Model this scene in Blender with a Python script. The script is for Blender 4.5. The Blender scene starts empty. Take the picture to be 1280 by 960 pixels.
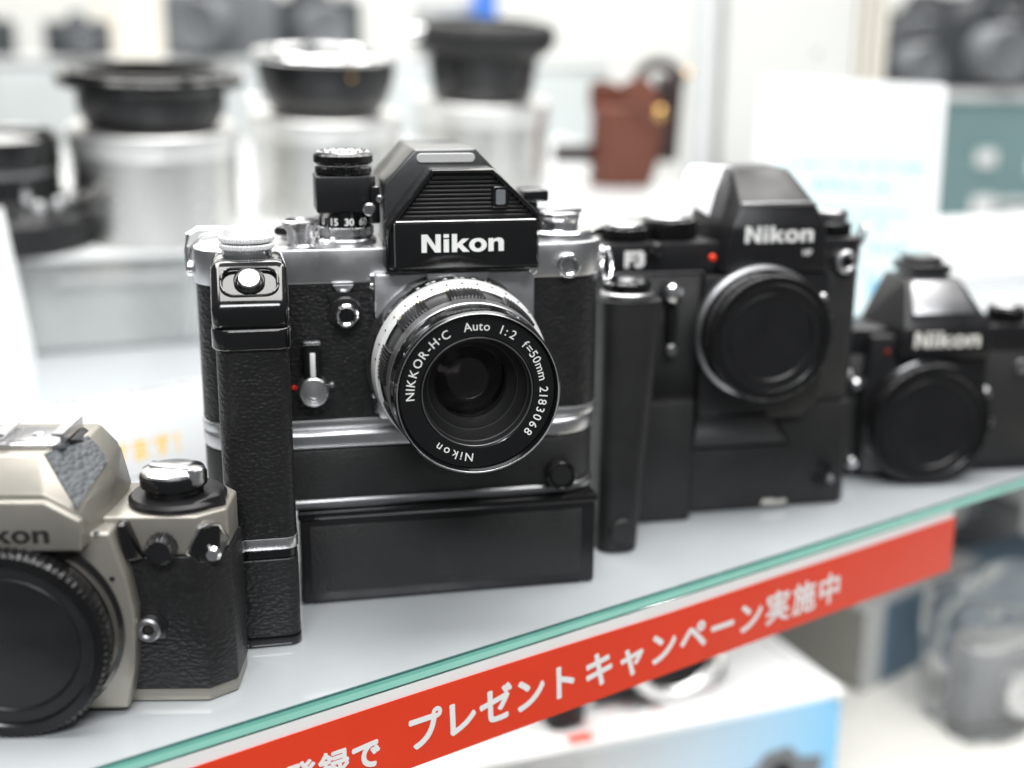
import bpy, bmesh, math, random
from mathutils import Vector, Matrix
random.seed(7)
SC = bpy.context.scene
COL = SC.collection
R = math.radians
S = 0.001                                   # everything below is written in millimetres

# ------------------------------------------------------------------ camera
cam_d = bpy.data.cameras.new("camera"); cam = bpy.data.objects.new("camera", cam_d); COL.objects.link(cam)
cam_d.sensor_width = 36.0; cam_d.lens = 36.0 * 1550 / 1280
cam_d.clip_start = 0.01; cam_d.clip_end = 100
_p, _r = R(15.1), R(-0.4)
_fw = Vector((0, math.cos(_p), -math.sin(_p))); _r0 = Vector((1, 0, 0)); _u0 = _r0.cross(_fw)
_R = _r0 * math.cos(_r) - _u0 * math.sin(_r); _U = _r0 * math.sin(_r) + _u0 * math.cos(_r)
M = Matrix((_R, _U, -_fw)).transposed().to_4x4(); M.translation = Vector((0, 0, 0.190)); cam.matrix_world = M
cam_d.dof.use_dof = True; cam_d.dof.focus_distance = 0.390; cam_d.dof.aperture_fstop = 4.4
SC.camera = cam

# ------------------------------------------------------------------ world, lamps, exposure
W = bpy.data.worlds.new("World"); SC.world = W; W.use_nodes = True
bg = W.node_tree.nodes["Background"]; bg.inputs[0].default_value = (0.93, 0.97, 1.0, 1); bg.inputs[1].default_value = 0.10

def area(name, loc, target, sx, sy, power, col=(1, 1, 1)):
    l = bpy.data.lights.new(name, 'AREA'); l.shape = 'RECTANGLE'; l.size = sx; l.size_y = sy; l.energy = power; l.color = col
    o = bpy.data.objects.new(name, l); COL.objects.link(o); o.location = loc
    o.rotation_euler = (Vector(target) - Vector(loc)).to_track_quat('-Z', 'Y').to_euler()
    return o
# ceiling fluorescents of the shop (three rows) and the LED strip under the display shelf
area("ceiling_light", (0.0, 0.36, 1.45), (0.0, 0.36, 0), 0.95, 0.8, 17, (1.0, 0.99, 0.97))
area("ceiling_light", (-0.75, 1.0, 1.55), (-0.75, 1.0, 0), 0.4, 1.5, 15, (1.0, 0.98, 0.95))
area("ceiling_light", (0.70, 0.85, 1.55), (0.70, 0.85, 0), 0.4, 1.5, 13, (1.0, 0.98, 0.95))
area("ceiling_light", (0.0, 2.0, 1.6), (0.0, 2.0, 0), 2.6, 0.6, 29, (1.0, 0.99, 0.97))
area("ceiling_light", (0.15, -0.95, 1.35), (0.0, 0.45, 0), 1.3, 0.35, 22, (0.97, 0.985, 1.0))
area("shelf_light", (0.16, 0.60, -0.035), (0.16, 0.62, -0.3), 0.55, 0.05, 0.55, (1.0, 0.98, 0.96))
SC.view_settings.view_transform = 'Standard'; SC.view_settings.look = 'None'
SC.view_settings.exposure = 0.5; SC.view_settings.gamma = 1.0
SC.cycles.max_bounces = 8; SC.cycles.glossy_bounces = 5; SC.cycles.transmission_bounces = 8

# ------------------------------------------------------------------ materials
MATS = {}
def mat(name, col, rough=0.5, metal=0.0, bump=None, rvar=0.08, cvar=0.06, coat=0.0, trans=0.0, ior=1.45, emit=0.0, nscale=60, sss=0.0):
    """bump: (kind, scale per metre, strength, distance)"""
    m = bpy.data.materials.new(name); m.use_nodes = True; nt = m.node_tree; nd = nt.nodes; lk = nt.links
    b = nd["Principled BSDF"]
    b.inputs['Metallic'].default_value = metal; b.inputs['IOR'].default_value = ior
    b.inputs['Coat Weight'].default_value = coat; b.inputs['Coat Roughness'].default_value = 0.06
    b.inputs['Transmission Weight'].default_value = trans
    tc = nd.new('ShaderNodeTexCoord')
    no = nd.new('ShaderNodeTexNoise'); no.inputs['Scale'].default_value = nscale; no.inputs['Detail'].default_value = 6; no.inputs['Roughness'].default_value = 0.65
    lk.new(tc.outputs['Object'], no.inputs['Vector'])
    mr = nd.new('ShaderNodeMapRange'); mr.inputs[1].default_value = 0.3; mr.inputs[2].default_value = 0.7
    mr.inputs[3].default_value = max(0.02, rough - rvar); mr.inputs[4].default_value = min(1, rough + rvar)
    lk.new(no.outputs['Fac'], mr.inputs[0]); lk.new(mr.outputs[0], b.inputs['Roughness'])
    mx = nd.new('ShaderNodeMix'); mx.data_type = 'RGBA'
    mx.inputs[6].default_value = (*[c * (1 - cvar) for c in col], 1); mx.inputs[7].default_value = (*[min(1, c * (1 + cvar)) for c in col], 1)
    lk.new(no.outputs['Fac'], mx.inputs[0]); lk.new(mx.outputs[2], b.inputs['Base Color'])
    if bump:
        kind, sc, st, di = bump
        bp = nd.new('ShaderNodeBump'); bp.inputs['Strength'].default_value = st; bp.inputs['Distance'].default_value = di
        if kind == 'leather':
            n2 = nd.new('ShaderNodeTexNoise'); n2.inputs['Scale'].default_value = sc * 0.45; n2.inputs['Detail'].default_value = 2
            lk.new(tc.outputs['Object'], n2.inputs['Vector'])
            mixv = nd.new('ShaderNodeMix'); mixv.data_type = 'VECTOR'; mixv.inputs[0].default_value = 0.0012
            add = nd.new('ShaderNodeVectorMath'); add.operation = 'MULTIPLY_ADD'
            lk.new(n2.outputs['Color'], add.inputs[0]); add.inputs[1].default_value = (0.0012, 0.0012, 0.0012)
            sq = nd.new('ShaderNodeVectorMath'); sq.operation = 'MULTIPLY'; sq.inputs[1].default_value = (0.8, 0.8, 1.3)
            lk.new(tc.outputs['Object'], sq.inputs[0]); lk.new(sq.outputs[0], add.inputs[2])
            vo = nd.new('ShaderNodeTexVoronoi'); vo.feature = 'SMOOTH_F1'; vo.inputs['Scale'].default_value = sc; vo.inputs['Smoothness'].default_value = 0.35
            lk.new(add.outputs[0], vo.inputs['Vector'])
            inv = nd.new('ShaderNodeMath'); inv.operation = 'SUBTRACT'; inv.inputs[0].default_value = 1.0
            lk.new(vo.outputs['Distance'], inv.inputs[1])
            n3 = nd.new('ShaderNodeTexNoise'); n3.inputs['Scale'].default_value = sc * 2.6; lk.new(tc.outputs['Object'], n3.inputs['Vector'])
            ma = nd.new('ShaderNodeMath'); ma.operation = 'MULTIPLY_ADD'; ma.inputs[1].default_value = 0.35
            lk.new(n3.outputs['Fac'], ma.inputs[0]); lk.new(inv.outputs[0], ma.inputs[2])
            lk.new(ma.outputs[0], bp.inputs['Height'])
        elif kind == 'brushed':
            mp = nd.new('ShaderNodeMapping'); mp.inputs['Scale'].default_value = (sc, sc, sc * 0.02)
            n2 = nd.new('ShaderNodeTexNoise'); n2.inputs['Scale'].default_value = 1; n2.inputs['Detail'].default_value = 4
            lk.new(tc.outputs['Object'], mp.inputs[0]); lk.new(mp.outputs[0], n2.inputs['Vector']); lk.new(n2.outputs['Fac'], bp.inputs['Height'])
        else:
            n2 = nd.new('ShaderNodeTexNoise'); n2.inputs['Scale'].default_value = sc; n2.inputs['Detail'].default_value = 3
            lk.new(tc.outputs['Object'], n2.inputs['Vector']); lk.new(n2.outputs['Fac'], bp.inputs['Height'])
        lk.new(bp.outputs[0], b.inputs['Normal'])
    MATS[name] = m
    return m
LEA = mat('black_leather', (0.011, 0.011, 0.0115), 0.42, 0, ('leather', 680, 0.65, 0.00045), 0.08)
LEA2 = mat('fine_leather', (0.019, 0.019, 0.0195), 0.5, 0, ('leather', 1200, 0.6, 0.00028), 0.08)
LEAG = mat('grey_leather', (0.075, 0.083, 0.09), 0.5, 0, ('leather', 600, 0.9, 0.0005), 0.08)
CAPB = mat('cap_black', (0.007, 0.007, 0.0075), 0.24, 0, ('noise', 3000, 0.08, 0.0001), 0.08, 0.2)
FIN = mat('finder_paint', (0.012, 0.012, 0.013), 0.34, 0, None, 0.05, 0.2, 0.3, 0.0, 2.1)
GLB = mat('gloss_black', (0.006, 0.006, 0.0065), 0.16, 0, ('noise', 900, 0.05, 0.0002), 0.06, 0.2, 0.5)
SAB = mat('satin_black', (0.011, 0.011, 0.012), 0.33, 0, ('noise', 3500, 0.12, 0.0001), 0.08, 0.15)
MAB = mat('matte_black', (0.014, 0.014, 0.0145), 0.5, 0, ('noise', 4500, 0.25, 0.0001), 0.08, 0.15)
VOID = mat('deep_black', (0.004, 0.004, 0.0045), 0.6)
SATC = mat('satin_chrome', (0.60, 0.60, 0.61), 0.34, 1.0, ('noise', 6000, 0.15, 0.00008), 0.07)
DARKC = mat('dull_chrome', (0.36, 0.36, 0.37), 0.38, 1.0, ('noise', 6000, 0.15, 0.00008), 0.07)
POLC = mat('polished_chrome', (0.90, 0.90, 0.91), 0.18, 1.0, None, 0.06)
MACH = mat('machined_silver', (0.78, 0.78, 0.79), 0.28, 1.0, ('noise', 5000, 0.1, 0.00008), 0.06)
CHAMP = mat('champagne_paint', (0.30, 0.283, 0.25), 0.38, 0.5, ('noise', 5000, 0.12, 0.00008), 0.08, 0.08)
WPR = mat('white_print', (0.85, 0.85, 0.83), 0.5)
SPR = mat('silver_print', (0.80, 0.78, 0.72), 0.4)
RED = mat('red_paint', (0.65, 0.02, 0.01), 0.4)
REDL = mat('red_plastic', (0.9, 0.05, 0.01), 0.35)
DKP = mat('dark_engraving', (0.02, 0.018, 0.016), 0.6)
GLASS = mat('lens_glass', (0.024, 0.009, 0.011), 0.05, 0.0, None, 0.02, 0.3, 0.0, 0.0, 1.32)
PEARL = mat('frosted_window', (0.55, 0.55, 0.54), 0.35)
SHELF = mat('shelf_glass', (0.44, 0.465, 0.48), 0.08, 0.0, ('brushed', 120, 0.04, 0.0006), 0.05, 0.04, 0.0, 0.0, 2.2)
TEAL = mat('green_glass_edge', (0.34, 0.74, 0.62), 0.18, 0.0, ('noise', 60, 0.05, 0.001), 0.05, 0.12, 0.5)
TEALD = mat('glass_arris', (0.05, 0.13, 0.125), 0.25)
REDS = mat('red_strip', (0.78, 0.048, 0.014), 0.38, 0.0, ('noise', 22, 0.35, 0.002), 0.1, 0.07, nscale=25)
STW = mat('strip_white', (0.86, 0.86, 0.85), 0.5)
WHITE = mat('white_card', (0.86, 0.87, 0.87), 0.5, 0, None, 0.05, 0.02)
CLEARW = mat('clear_acrylic', (0.93, 0.955, 0.955), 0.12, 0, None, 0.05, 0.01, 0, 0.8, 1.35)
ACRY = mat('white_acrylic', (0.70, 0.72, 0.72), 0.22, 0, None, 0.06, 0.02, 0.3)
TIN = mat('brushed_tin', (0.76, 0.755, 0.735), 0.30, 1.0, ('brushed', 900, 0.10, 0.0003), 0.06, 0.05)
TINL = mat('tin_lid', (0.84, 0.835, 0.82), 0.4, 0.9, None, 0.08, 0.05)
BROWN = mat('brown_leather', (0.14, 0.045, 0.027), 0.5, 0, ('leather', 500, 0.3, 0.0004), 0.08, 0.2)
BROWND = mat('dark_brown_leather', (0.022, 0.011, 0.010), 0.5, 0, ('leather', 500, 0.3, 0.0004))
GOLD = mat('brass', (0.80, 0.52, 0.20), 0.25, 1.0)
WALL = mat('shop_wall', (0.80, 0.80, 0.775), 0.6, 0, None, 0.05, 0.03, nscale=3)
BEIGE = mat('beige_post', (0.70, 0.66, 0.58), 0.6, 0, None, 0.05, 0.03, nscale=3)
POSTW = mat('white_post', (0.70, 0.70, 0.67), 0.5, 0, None, 0.05, 0.03, nscale=3)
FARD = mat('dark_plastic', (0.045, 0.05, 0.055), 0.55)
GREY = mat('grey_plastic', (0.16, 0.17, 0.18), 0.5)
GREYL = mat('pale_grey_card', (0.42, 0.43, 0.43), 0.5)
SLATE = mat('slate_blue_card', (0.10, 0.16, 0.22), 0.5)
SKYB = mat('sky_blue_print', (0.28, 0.58, 0.82), 0.35, cvar=0.25, nscale=14)
CYAN = mat('cyan_print', (0.76, 0.90, 0.92), 0.45, 0, None, 0.05, 0.04, nscale=14)
TEALP = mat('teal_ink', (0.10, 0.36, 0.40), 0.5)
TEALG = mat('teal_tint_glass', (0.17, 0.26, 0.27), 0.12, 0, None, 0.03, 0.1, 0.3)
YEL = mat('yellow_ink', (0.74, 0.46, 0.06), 0.5)
PINK = mat('pink_ink', (0.80, 0.50, 0.48), 0.5)
BLUEB = mat('blue_plastic', (0.04, 0.17, 0.62), 0.4)
LOWER = mat('lower_shelf_board', (0.72, 0.71, 0.67), 0.4, 0, None, 0.06, 0.04, nscale=8)
CLEAR = mat('clear_plastic', (0.95, 0.97, 0.98), 0.05, 0, None, 0.02, 0.02, 1.0, 0.95, 1.13)
FROST = mat('frosted_plastic', (0.84, 0.84, 0.86), 0.3, 0, None, 0.05, 0.02, 0.2)
ALU = mat('pale_aluminium', (0.92, 0.92, 0.92), 0.38, 0.4, None, 0.05, 0.02)
CNTR = mat('counter_front', (0.66, 0.70, 0.70), 0.3, 0, None, 0.05, 0.03, nscale=4)

# ------------------------------------------------------------------ mesh helpers (all in mm)
def _merge(dst, src):
    me = bpy.data.meshes.new("tmp"); src.to_mesh(me); src.free(); dst.from_mesh(me); bpy.data.meshes.remove(me)
def _bev(b, r, seg, edges=None):
    if r > 0:
        bmesh.ops.bevel(b, geom=list(edges if edges is not None else b.edges), offset=r, segments=seg, profile=0.5, affect='EDGES', clamp_overlap=True)
def box(bm, x0, x1, y0, y1, z0, z1, r=0.0, seg=2):
    b = bmesh.new(); bmesh.ops.create_cube(b, size=1)
    for v in b.verts:
        v.co = Vector((x0 + (v.co.x + .5) * (x1 - x0), y0 + (v.co.y + .5) * (y1 - y0), z0 + (v.co.z + .5) * (z1 - z0)))
    _bev(b, r, seg); _merge(bm, b); return bm
def prism(bm, pts, a, b_, axis='z', r=0.0, seg=2, capsonly=False):
    """polygon pts extruded along axis; 'z': pts are xy, 'y': pts are xz, 'x': pts are yz"""
    b = bmesh.new()
    f = {'z': lambda p, h: (p[0], p[1], h), 'y': lambda p, h: (p[0], h, p[1]), 'x': lambda p, h: (h, p[0], p[1])}[axis]
    lo = [b.verts.new(f(p, a)) for p in pts]; hi = [b.verts.new(f(p, b_)) for p in pts]; n = len(pts)
    cap = [b.faces.new(lo), b.faces.new(hi)]
    for i in range(n): b.faces.new((lo[i], lo[(i + 1) % n], hi[(i + 1) % n], hi[i]))
    bmesh.ops.recalc_face_normals(b, faces=b.faces)
    if capsonly:
        es = {e for c in cap for e in c.edges}; _bev(b, r, seg, es)
    else: _bev(b, r, seg)
    _merge(bm, b); return bm
def hull(bm, pts, r=0.0, seg=2):
    b = bmesh.new()
    for p in pts: b.verts.new(p)
    bmesh.ops.convex_hull(b, input=b.verts)
    bmesh.ops.dissolve_limit(b, angle_limit=R(1.5), verts=b.verts, edges=b.edges)
    bmesh.ops.recalc_face_normals(b, faces=b.faces)
    _bev(b, r, seg); _merge(bm, b); return bm
def axmap(axis, o):
    ox, oy, oz = o
    return {'z': lambda x, y, h: (ox + x, oy + y, oz + h), '-y': lambda x, y, h: (ox + x, oy - h, oz + y), 'x': lambda x, y, h: (ox + h, oy + x, oz + y), '-x': lambda x, y, h: (ox - h, oy + x, oz + y)}[axis]
def lathe(bm, prof, o=(0, 0, 0), axis='z', n=64, rmod=None, mtx=None):
    """prof: list of (radius, height); rmod(theta, index) adds to the radius"""
    b = bmesh.new(); f = axmap(axis, o); rings = []
    for i, (r, h) in enumerate(prof):
        if r <= 1e-6: rings.append([b.verts.new(f(0, 0, h))]); continue
        ring = []
        for k in range(n):
            t = 2 * math.pi * k / n; rr = r + (rmod(t, i) if rmod else 0)
            ring.append(b.verts.new(f(rr * math.cos(t), rr * math.sin(t), h)))
        rings.append(ring)
    for A, B_ in zip(rings, rings[1:]):
        if len(A) == 1 and len(B_) == 1: continue
        for k in range(n):
            k2 = (k + 1) % n
            if len(A) == 1: b.faces.new((A[0], B_[k], B_[k2]))
            elif len(B_) == 1: b.faces.new((A[k], B_[0], A[k2]))
            else: b.faces.new((A[k], B_[k], B_[k2], A[k2]))
    bmesh.ops.recalc_face_normals(b, faces=b.faces)
    if mtx: b.transform(mtx)
    _merge(bm, b); return bm
def knurl(n, d): return lambda t, i: d * (1 if math.sin(n * t) > 0 else -1)
def disc(bm, r, h0, h1, o=(0, 0, 0), axis='z', n=48, bev=0.4, rmod=None, mtx=None):
    bev = min(bev, (h1 - h0) * 0.45, r * 0.45)
    return lathe(bm, [(0, h0), (r - bev, h0), (r, h0 + bev), (r, h1 - bev), (r - bev, h1), (0, h1)], o, axis, n, (lambda t, i: rmod(t, i) if i in (2, 3) else 0) if rmod else None, mtx)
def kdisc(bm, r, h0, h1, o=(0, 0, 0), axis='z', teeth=60, d=0.25, bev=0.5):
    return disc(bm, r, h0, h1, o, axis, teeth * 4, bev, knurl(teeth, d))
def ring(bm, r0, r1, h0, h1, o=(0, 0, 0), axis='z', n=64, bev=0.3, rmod=None):
    return lathe(bm, [(r0, h0), (r1 - bev, h0), (r1, h0 + bev), (r1, h1 - bev), (r1 - bev, h1), (r0 + bev, h1), (r0, h1 - bev), (r0, h0)], o, axis, n, (lambda t, i: rmod(t, i) if i in (2, 3) else 0) if rmod else None)
def tube(bm, pts, rad, n=10, closed=False):
    b = bmesh.new(); P = [Vector(p) for p in pts]; rings = []; m = len(P); up = Vector((0.13, 0.31, 0.94)).normalized()
    for i, p in enumerate(P):
        a = P[(i - 1) % m] if (closed or i > 0) else p; c = P[(i + 1) % m] if (closed or i < m - 1) else p
        d = (c - a).normalized(); s = d.cross(up)
        if s.length < 1e-3: s = d.cross(Vector((1, 0, 0)))
        s.normalize(); t = d.cross(s)
        rings.append([b.verts.new(p + (s * math.cos(2 * math.pi * k / n) + t * math.sin(2 * math.pi * k / n)) * rad) for k in range(n)])
    rng = range(m if closed else m - 1)
    for i in rng:
        A, B_ = rings[i], rings[(i + 1) % m]
        for k in range(n): b.faces.new((A[k], B_[k], B_[(k + 1) % n], A[(k + 1) % n]))
    if not closed: b.faces.new(rings[0]); b.faces.new(rings[-1])
    bmesh.ops.recalc_face_normals(b, faces=b.faces); _merge(bm, b); return bm
def rrect(x0, x1, y0, y1, r, seg=6, rads=None):
    rs = rads or (r, r, r, r); out = []
    for (cx, cy, a0, q) in ((x1, y1, 0, rs[0]), (x0, y1, 90, rs[1]), (x0, y0, 180, rs[2]), (x1, y0, 270, rs[3])):
        sx = -1 if cx == x1 else 1; sy = -1 if cy == y1 else 1
        if q <= 0.01: out.append((cx, cy)); continue
        for k in range(seg + 1):
            a = R(a0 + 90 * k / seg); out.append((cx + sx * q + q * math.cos(a), cy + sy * q + q * math.sin(a)))
    return out
def obj(name, bm, m, parent=None, smooth=35, label=None):
    me = bpy.data.meshes.new(name); bm.transform(Matrix.Scale(S, 4)); bm.to_mesh(me); bm.free()
    me.materials.append(m)
    if smooth:
        me.shade_smooth(); me.set_sharp_from_angle(angle=R(smooth))
    o = bpy.data.objects.new(name, me); COL.objects.link(o)
    if parent: o.parent = parent
    if label: o['label'] = label
    return o
def N(): return bmesh.new()
def thing(name, label, cat, loc=(0, 0, 0), yaw=0, group=None):
    o = bpy.data.objects.new(name, None); COL.objects.link(o); o.empty_display_size = 0.01
    o.location = Vector(loc) * S; o.rotation_euler = (0, 0, R(yaw)); tag(o, label, cat, group); return o
def tag(o, label, cat, group=None):
    o['label'] = label; o['category'] = cat
    if group: o['group'] = group
    return o
def struct(o, label=None):
    o['kind'] = 'structure'
    if label: o['label'] = label
    return o
def place(o, loc, yaw=0, rot=None):
    o.location = Vector(loc) * S; o.rotation_euler = rot if rot else (0, 0, R(yaw)); return o

# lettering ---------------------------------------------------------
_fc = {}
def glyphs(s, size, offset=0.0):
    """2-D mesh of a string (mm), returned as (verts, faces, width)"""
    key = (s, offset)
    if key not in _fc:
        c = bpy.data.curves.new('txt', 'FONT'); c.body = s; c.size = 1; c.offset = offset; c.resolution_u = 4; c.fill_mode = 'BOTH'
        o = bpy.data.objects.new('txt', c); COL.objects.link(o); bpy.context.view_layer.update()
        d = bpy.context.evaluated_depsgraph_get(); me = bpy.data.meshes.new_from_object(o.evaluated_get(d))
        vs = [(v.co.x, v.co.y) for v in me.vertices]; fs = [tuple(p.vertices) for p in me.polygons]
        bpy.data.objects.remove(o); bpy.data.curves.remove(c); bpy.data.meshes.remove(me)
        _fc[key] = (vs, fs)
    vs, fs = _fc[key]
    return [(x * size, y * size) for x, y in vs], fs
def put2d(bm, vs, fs, fn):
    ids = [bm.verts.new(fn(x, y)) for x, y in vs]
    for f in fs:
        try: bm.faces.new([ids[i] for i in f])
        except ValueError: pass
def text_ring(bm, s, a0, a1, r, size, c, y, offset=0.02):
    """characters of s spread clockwise (by their widths) from clock angle a0 to a1 on a ring facing -y"""
    G = [glyphs(ch, size, offset) for ch in s]
    W = [max(v[0] for v in g[0]) - min(v[0] for v in g[0]) for g in G]
    arc = R(a1 - a0) * r + (W[0] + W[-1]) / 2; gap = (arc - sum(W)) / max(1, len(s) - 1); pos = -W[0] / 2
    for ch, (vs, fs), w in zip(s, G, W):
        a = R(a0) + (pos + w / 2) / r; pos += w + gap
        mx = (min(v[0] for v in vs) + max(v[0] for v in vs)) / 2; hy = size * 0.35
        def fn(x, yy, a=a, mx=mx):
            rr = r + (yy - hy); x = x - mx
            return (c[0] + rr * math.sin(a) + x * math.cos(a), y, c[1] + rr * math.cos(a) - x * math.sin(a))
        put2d(bm, vs, fs, fn)
def text_flat(bm, s, size, fn, offset=0.0, center=True, sx=1.0):
    vs, fs = glyphs(s, size, offset); mx = (min(v[0] for v in vs) + max(v[0] for v in vs)) / 2 if center else 0
    put2d(bm, vs, fs, lambda x, y: fn((x - mx) * sx, y))
def logo(bm, w, h, fn, depth=0.0):
    """bold extended five-letter maker's name, origin at lower left, width w, cap height h"""
    def ell(cx, cy, rx, ry, n=28): return [(cx + rx * math.cos(2 * math.pi * k / n), cy + ry * math.sin(2 * math.pi * k / n)) for k in range(n)]
    n_ = [(0, 0), (0, .73), (.235, .73), (.235, .645), (.32, .72), (.44, .75), (.58, .73), (.67, .66), (.71, .55), (.71, 0), (.465, 0), (.465, .43), (.45, .5), (.41, .545), (.35, .56), (.285, .535), (.25, .48), (.24, .4), (.24, 0)]
    L = [(0, [[(0, 0), (0, 1), (.27, 1), (.63, .37), (.63, 1), (.87, 1), (.87, 0), (.61, 0), (.24, .64), (.24, 0)]]),
         (1.0, [[(0, 0), (0, .72), (.24, .72), (.24, 0)], [(0, .80), (0, 1), (.24, 1), (.24, .80)]]),
         (1.37, [[(0, 0), (0, 1), (.24, 1), (.24, .46), (.48, .73), (.78, .73), (.47, .41), (.81, 0), (.51, 0), (.31, .26), (.24, .19), (.24, 0)]]),
         (3.04, [n_])]
    T = 3.75; kx = w / T
    def up(p, off): return fn((p[0] + off) * kx, p[1] * h)
    for off, polys in L:
        for po in polys:
            b = bmesh.new(); f = b.faces.new([b.verts.new(up(p, off)) for p in po]); f.normal_update()
            bmesh.ops.triangulate(b, faces=[f]); _merge(bm, b)
    O, I = ell(2.56, .365, .405, .385), ell(2.56, .365, .165, .195)
    a = [bm.verts.new(up(p, 0)) for p in O]; c = [bm.verts.new(up(p, 0)) for p in I]; n = len(a)
    for k in range(n): bm.faces.new((a[k], a[(k + 1) % n], c[(k + 1) % n], c[k]))

# ================================================================== the setting
EDGE = (-109.0, 301.1); EY = 34.94            # a point on the shelf's front edge and its direction
def ef(s, d=0.0, z=0.0):                      # s along the edge, d behind it
    a = R(EY); return (EDGE[0] + s * math.cos(a) - d * math.sin(a), EDGE[1] + s * math.sin(a) + d * math.cos(a), z)
b = N(); prism(b, [ef(-260, 0.9), ef(900, 0.9), ef(900, 1100), ef(-260, 1100)], -4.2, 0.0, 'z', 0.0)
shelf = struct(obj('shelf', b, SHELF, None, 0), 'pale glossy display shelf')
b = N(); prism(b, [ef(-260, 0), ef(900, 0), ef(900, 0.85), ef(-260, 0.85)], -4.0, -1.75, 'z'); obj('glass_edge', b, TEAL, shelf, 0, 'green front edge of the glass shelf')
b = N(); prism(b, [ef(-260, 0.03), ef(900, 0.03), ef(900, 0.85), ef(-260, 0.85)], -1.74, -0.55, 'z'); obj('glass_edge', b, mat('deep_green_glass_edge', (0.20, 0.55, 0.46), 0.15, 0, ('noise', 60, 0.05, 0.001), 0.05, 0.15), shelf, 0)
b = N(); prism(b, [ef(-260, 0.1), ef(900, 0.1), ef(900, 0.88), ef(-260, 0.88)], -0.54, -0.02, 'z'); obj('edge_arris', b, TEALD, shelf, 0)
b = N(); prism(b, [ef(-260, 0.1), ef(900, 0.1), ef(900, 0.88), ef(-260, 0.88)], -4.6, -4.02, 'z'); obj('edge_arris', b, TEALD, shelf, 0)

# lower shelf, shop wall, counter behind
b = N(); box(b, -900, 1300, 430, 1500, -232, -220, 1); struct(obj('lower_shelf', b, LOWER), 'pale lower shelf of the display case')
b = N(); box(b, -2500, 2500, 2600, 2640, -900, 1500); struct(obj('back_wall', b, WALL))
b = N(); box(b, -2500, 2500, -300, 2600, -930, -900); struct(obj('shop_floor', b, BEIGE))
b = N(); box(b, -900, 1300, 1502, 1512, -232, -30); struct(obj('case_back_panel', b, POSTW))

# riser step standing on the shelf
RY = 20.0; RO = (-270, 780)
def rf(s, d=0.0, z=0.0):
    a = R(RY); return (RO[0] + s * math.cos(a) - d * math.sin(a), RO[1] + s * math.sin(a) + d * math.cos(a), z)
rs = thing('riser', 'white acrylic riser step on the shelf behind the cameras', 'riser', rf(0), RY)
TILT = 5.5
b = N(); box(b, -220, 500, 0.0, 420, -5, 0, 0.8); tpn = obj('top_panel', b, ACRY, rs); tpn.location = (0, 0.0005, 0.062); tpn.rotation_euler = (R(TILT), 0, 0)
b = N(); box(b, -220, 500, 3, 7, 0.2, 56.6, 0.4); obj('front_panel', b, CLEARW, rs)
for x in (-120, 60, 260, 440): b = N(); prism(b, [(7.2, 0.2), (410, 0.2), (410, 95), (7.2, 56.7)], x, x + 4, 'x', 0.3, 1); obj('support_panel', b, ACRY, rs)
b = N(); box(b, -219, 499, -0.6, 0.4, 57.2, 58.2, 0.1); obj('edge_line', b, GREY, rs)
b = N(); box(b, -219, 499, 1.6, 2.8, 0.2, 2.2, 0.2); obj('foot_strip', b, GREY, rs)
b = N(); box(b, -52, -46, -1.9, -0.8, 26, 66, 0.3); obj('clip_bar', b, GREY, rs)
b = N(); box(b, -20, 60, 1.6, 2.8, 42, 48, 0.3); obj('shadow_bar', b, GREYL, rs)  # shadow on the riser front, put in as a pale grey bar

# ================================================================== camera with grip motor drive (the subject)
T = thing('film_camera', 'sharp silver and black film camera with lens, leather grip motor drive and pointed finder', 'camera', (-25.2, 434.5, 0), 12)
LX, LZ = 0.9, 87.3
def octo(x0, x1, yf, yb, c=9.0, d=8.0): return rrect(x0, x1, yf, yb, d + 3, 8)
b = N(); prism(b, octo(-84.5, 56, -14.5, 16, 10, 9), 66, 113.2, 'z', 0.3, 1, True); body = obj('body', b, LEA, T)
b = N(); prism(b, octo(-85, 56.6, -15.2, 16.6, 10, 9), 113.3, 125.4, 'z', 1.0, 2, True); obj('top_plate', b, SATC, T)
b = N(); prism(b, octo(-85, 56.4, -15.4, 16.6, 10, 9), 62.4, 65.9, 'z', 0.5, 2, True); obj('base_plate', b, SATC, T)
b = N(); prism(b, octo(-85, 55.5, -18.6, 18, 16, 14), 56.2, 62.3, 'z', 1.4, 3, True); obj('drive_trim', b, SATC, T)
b = N(); prism(b, octo(-84.6, 55, -18.8, 18, 16, 14), 38.4, 56.1, 'z', 0.5, 2, True); drive = obj('motor_drive', b, LEA2, T)
b = N(); prism(b, octo(-85, 55.5, -19.8, 18.6, 15, 13), 34.6, 38.3, 'z', 1.2, 3, True); obj('drive_trim', b, DARKC, T)
b = N(); box(b, -54.5, 53.2, -22.6, 18, 31.6, 34.5, 0.9, 2); obj('battery_rim', b, GLB, T)
b = N(); box(b, -54, 52.6, -22, 17.5, 0.6, 31.5, 1.0, 2); bat = obj('battery_pack', b, SAB, T)
b = N(); box(b, -50.5, 47.2, -22.9, -21.8, 4.6, 29.6, 0.5, 2); obj('front_panel', b, LEA2, bat)
b = N(); box(b, -50, 47, -21.4, 14, 0.1, 0.7, 0.2); obj('rubber_sole', b, MAB, bat)
b = N(); ring(b, 4.3, 5.3, 19, 25.2, (39, 0, 43.3), '-y', 40, 0.4); bt = obj('drive_button', b, GLB, T)
b = N(); disc(b, 4.25, 19, 24.6, (39, 0, 43.3), '-y', 36, 0.5); obj('button_face', b, MAB, bt)

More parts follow.
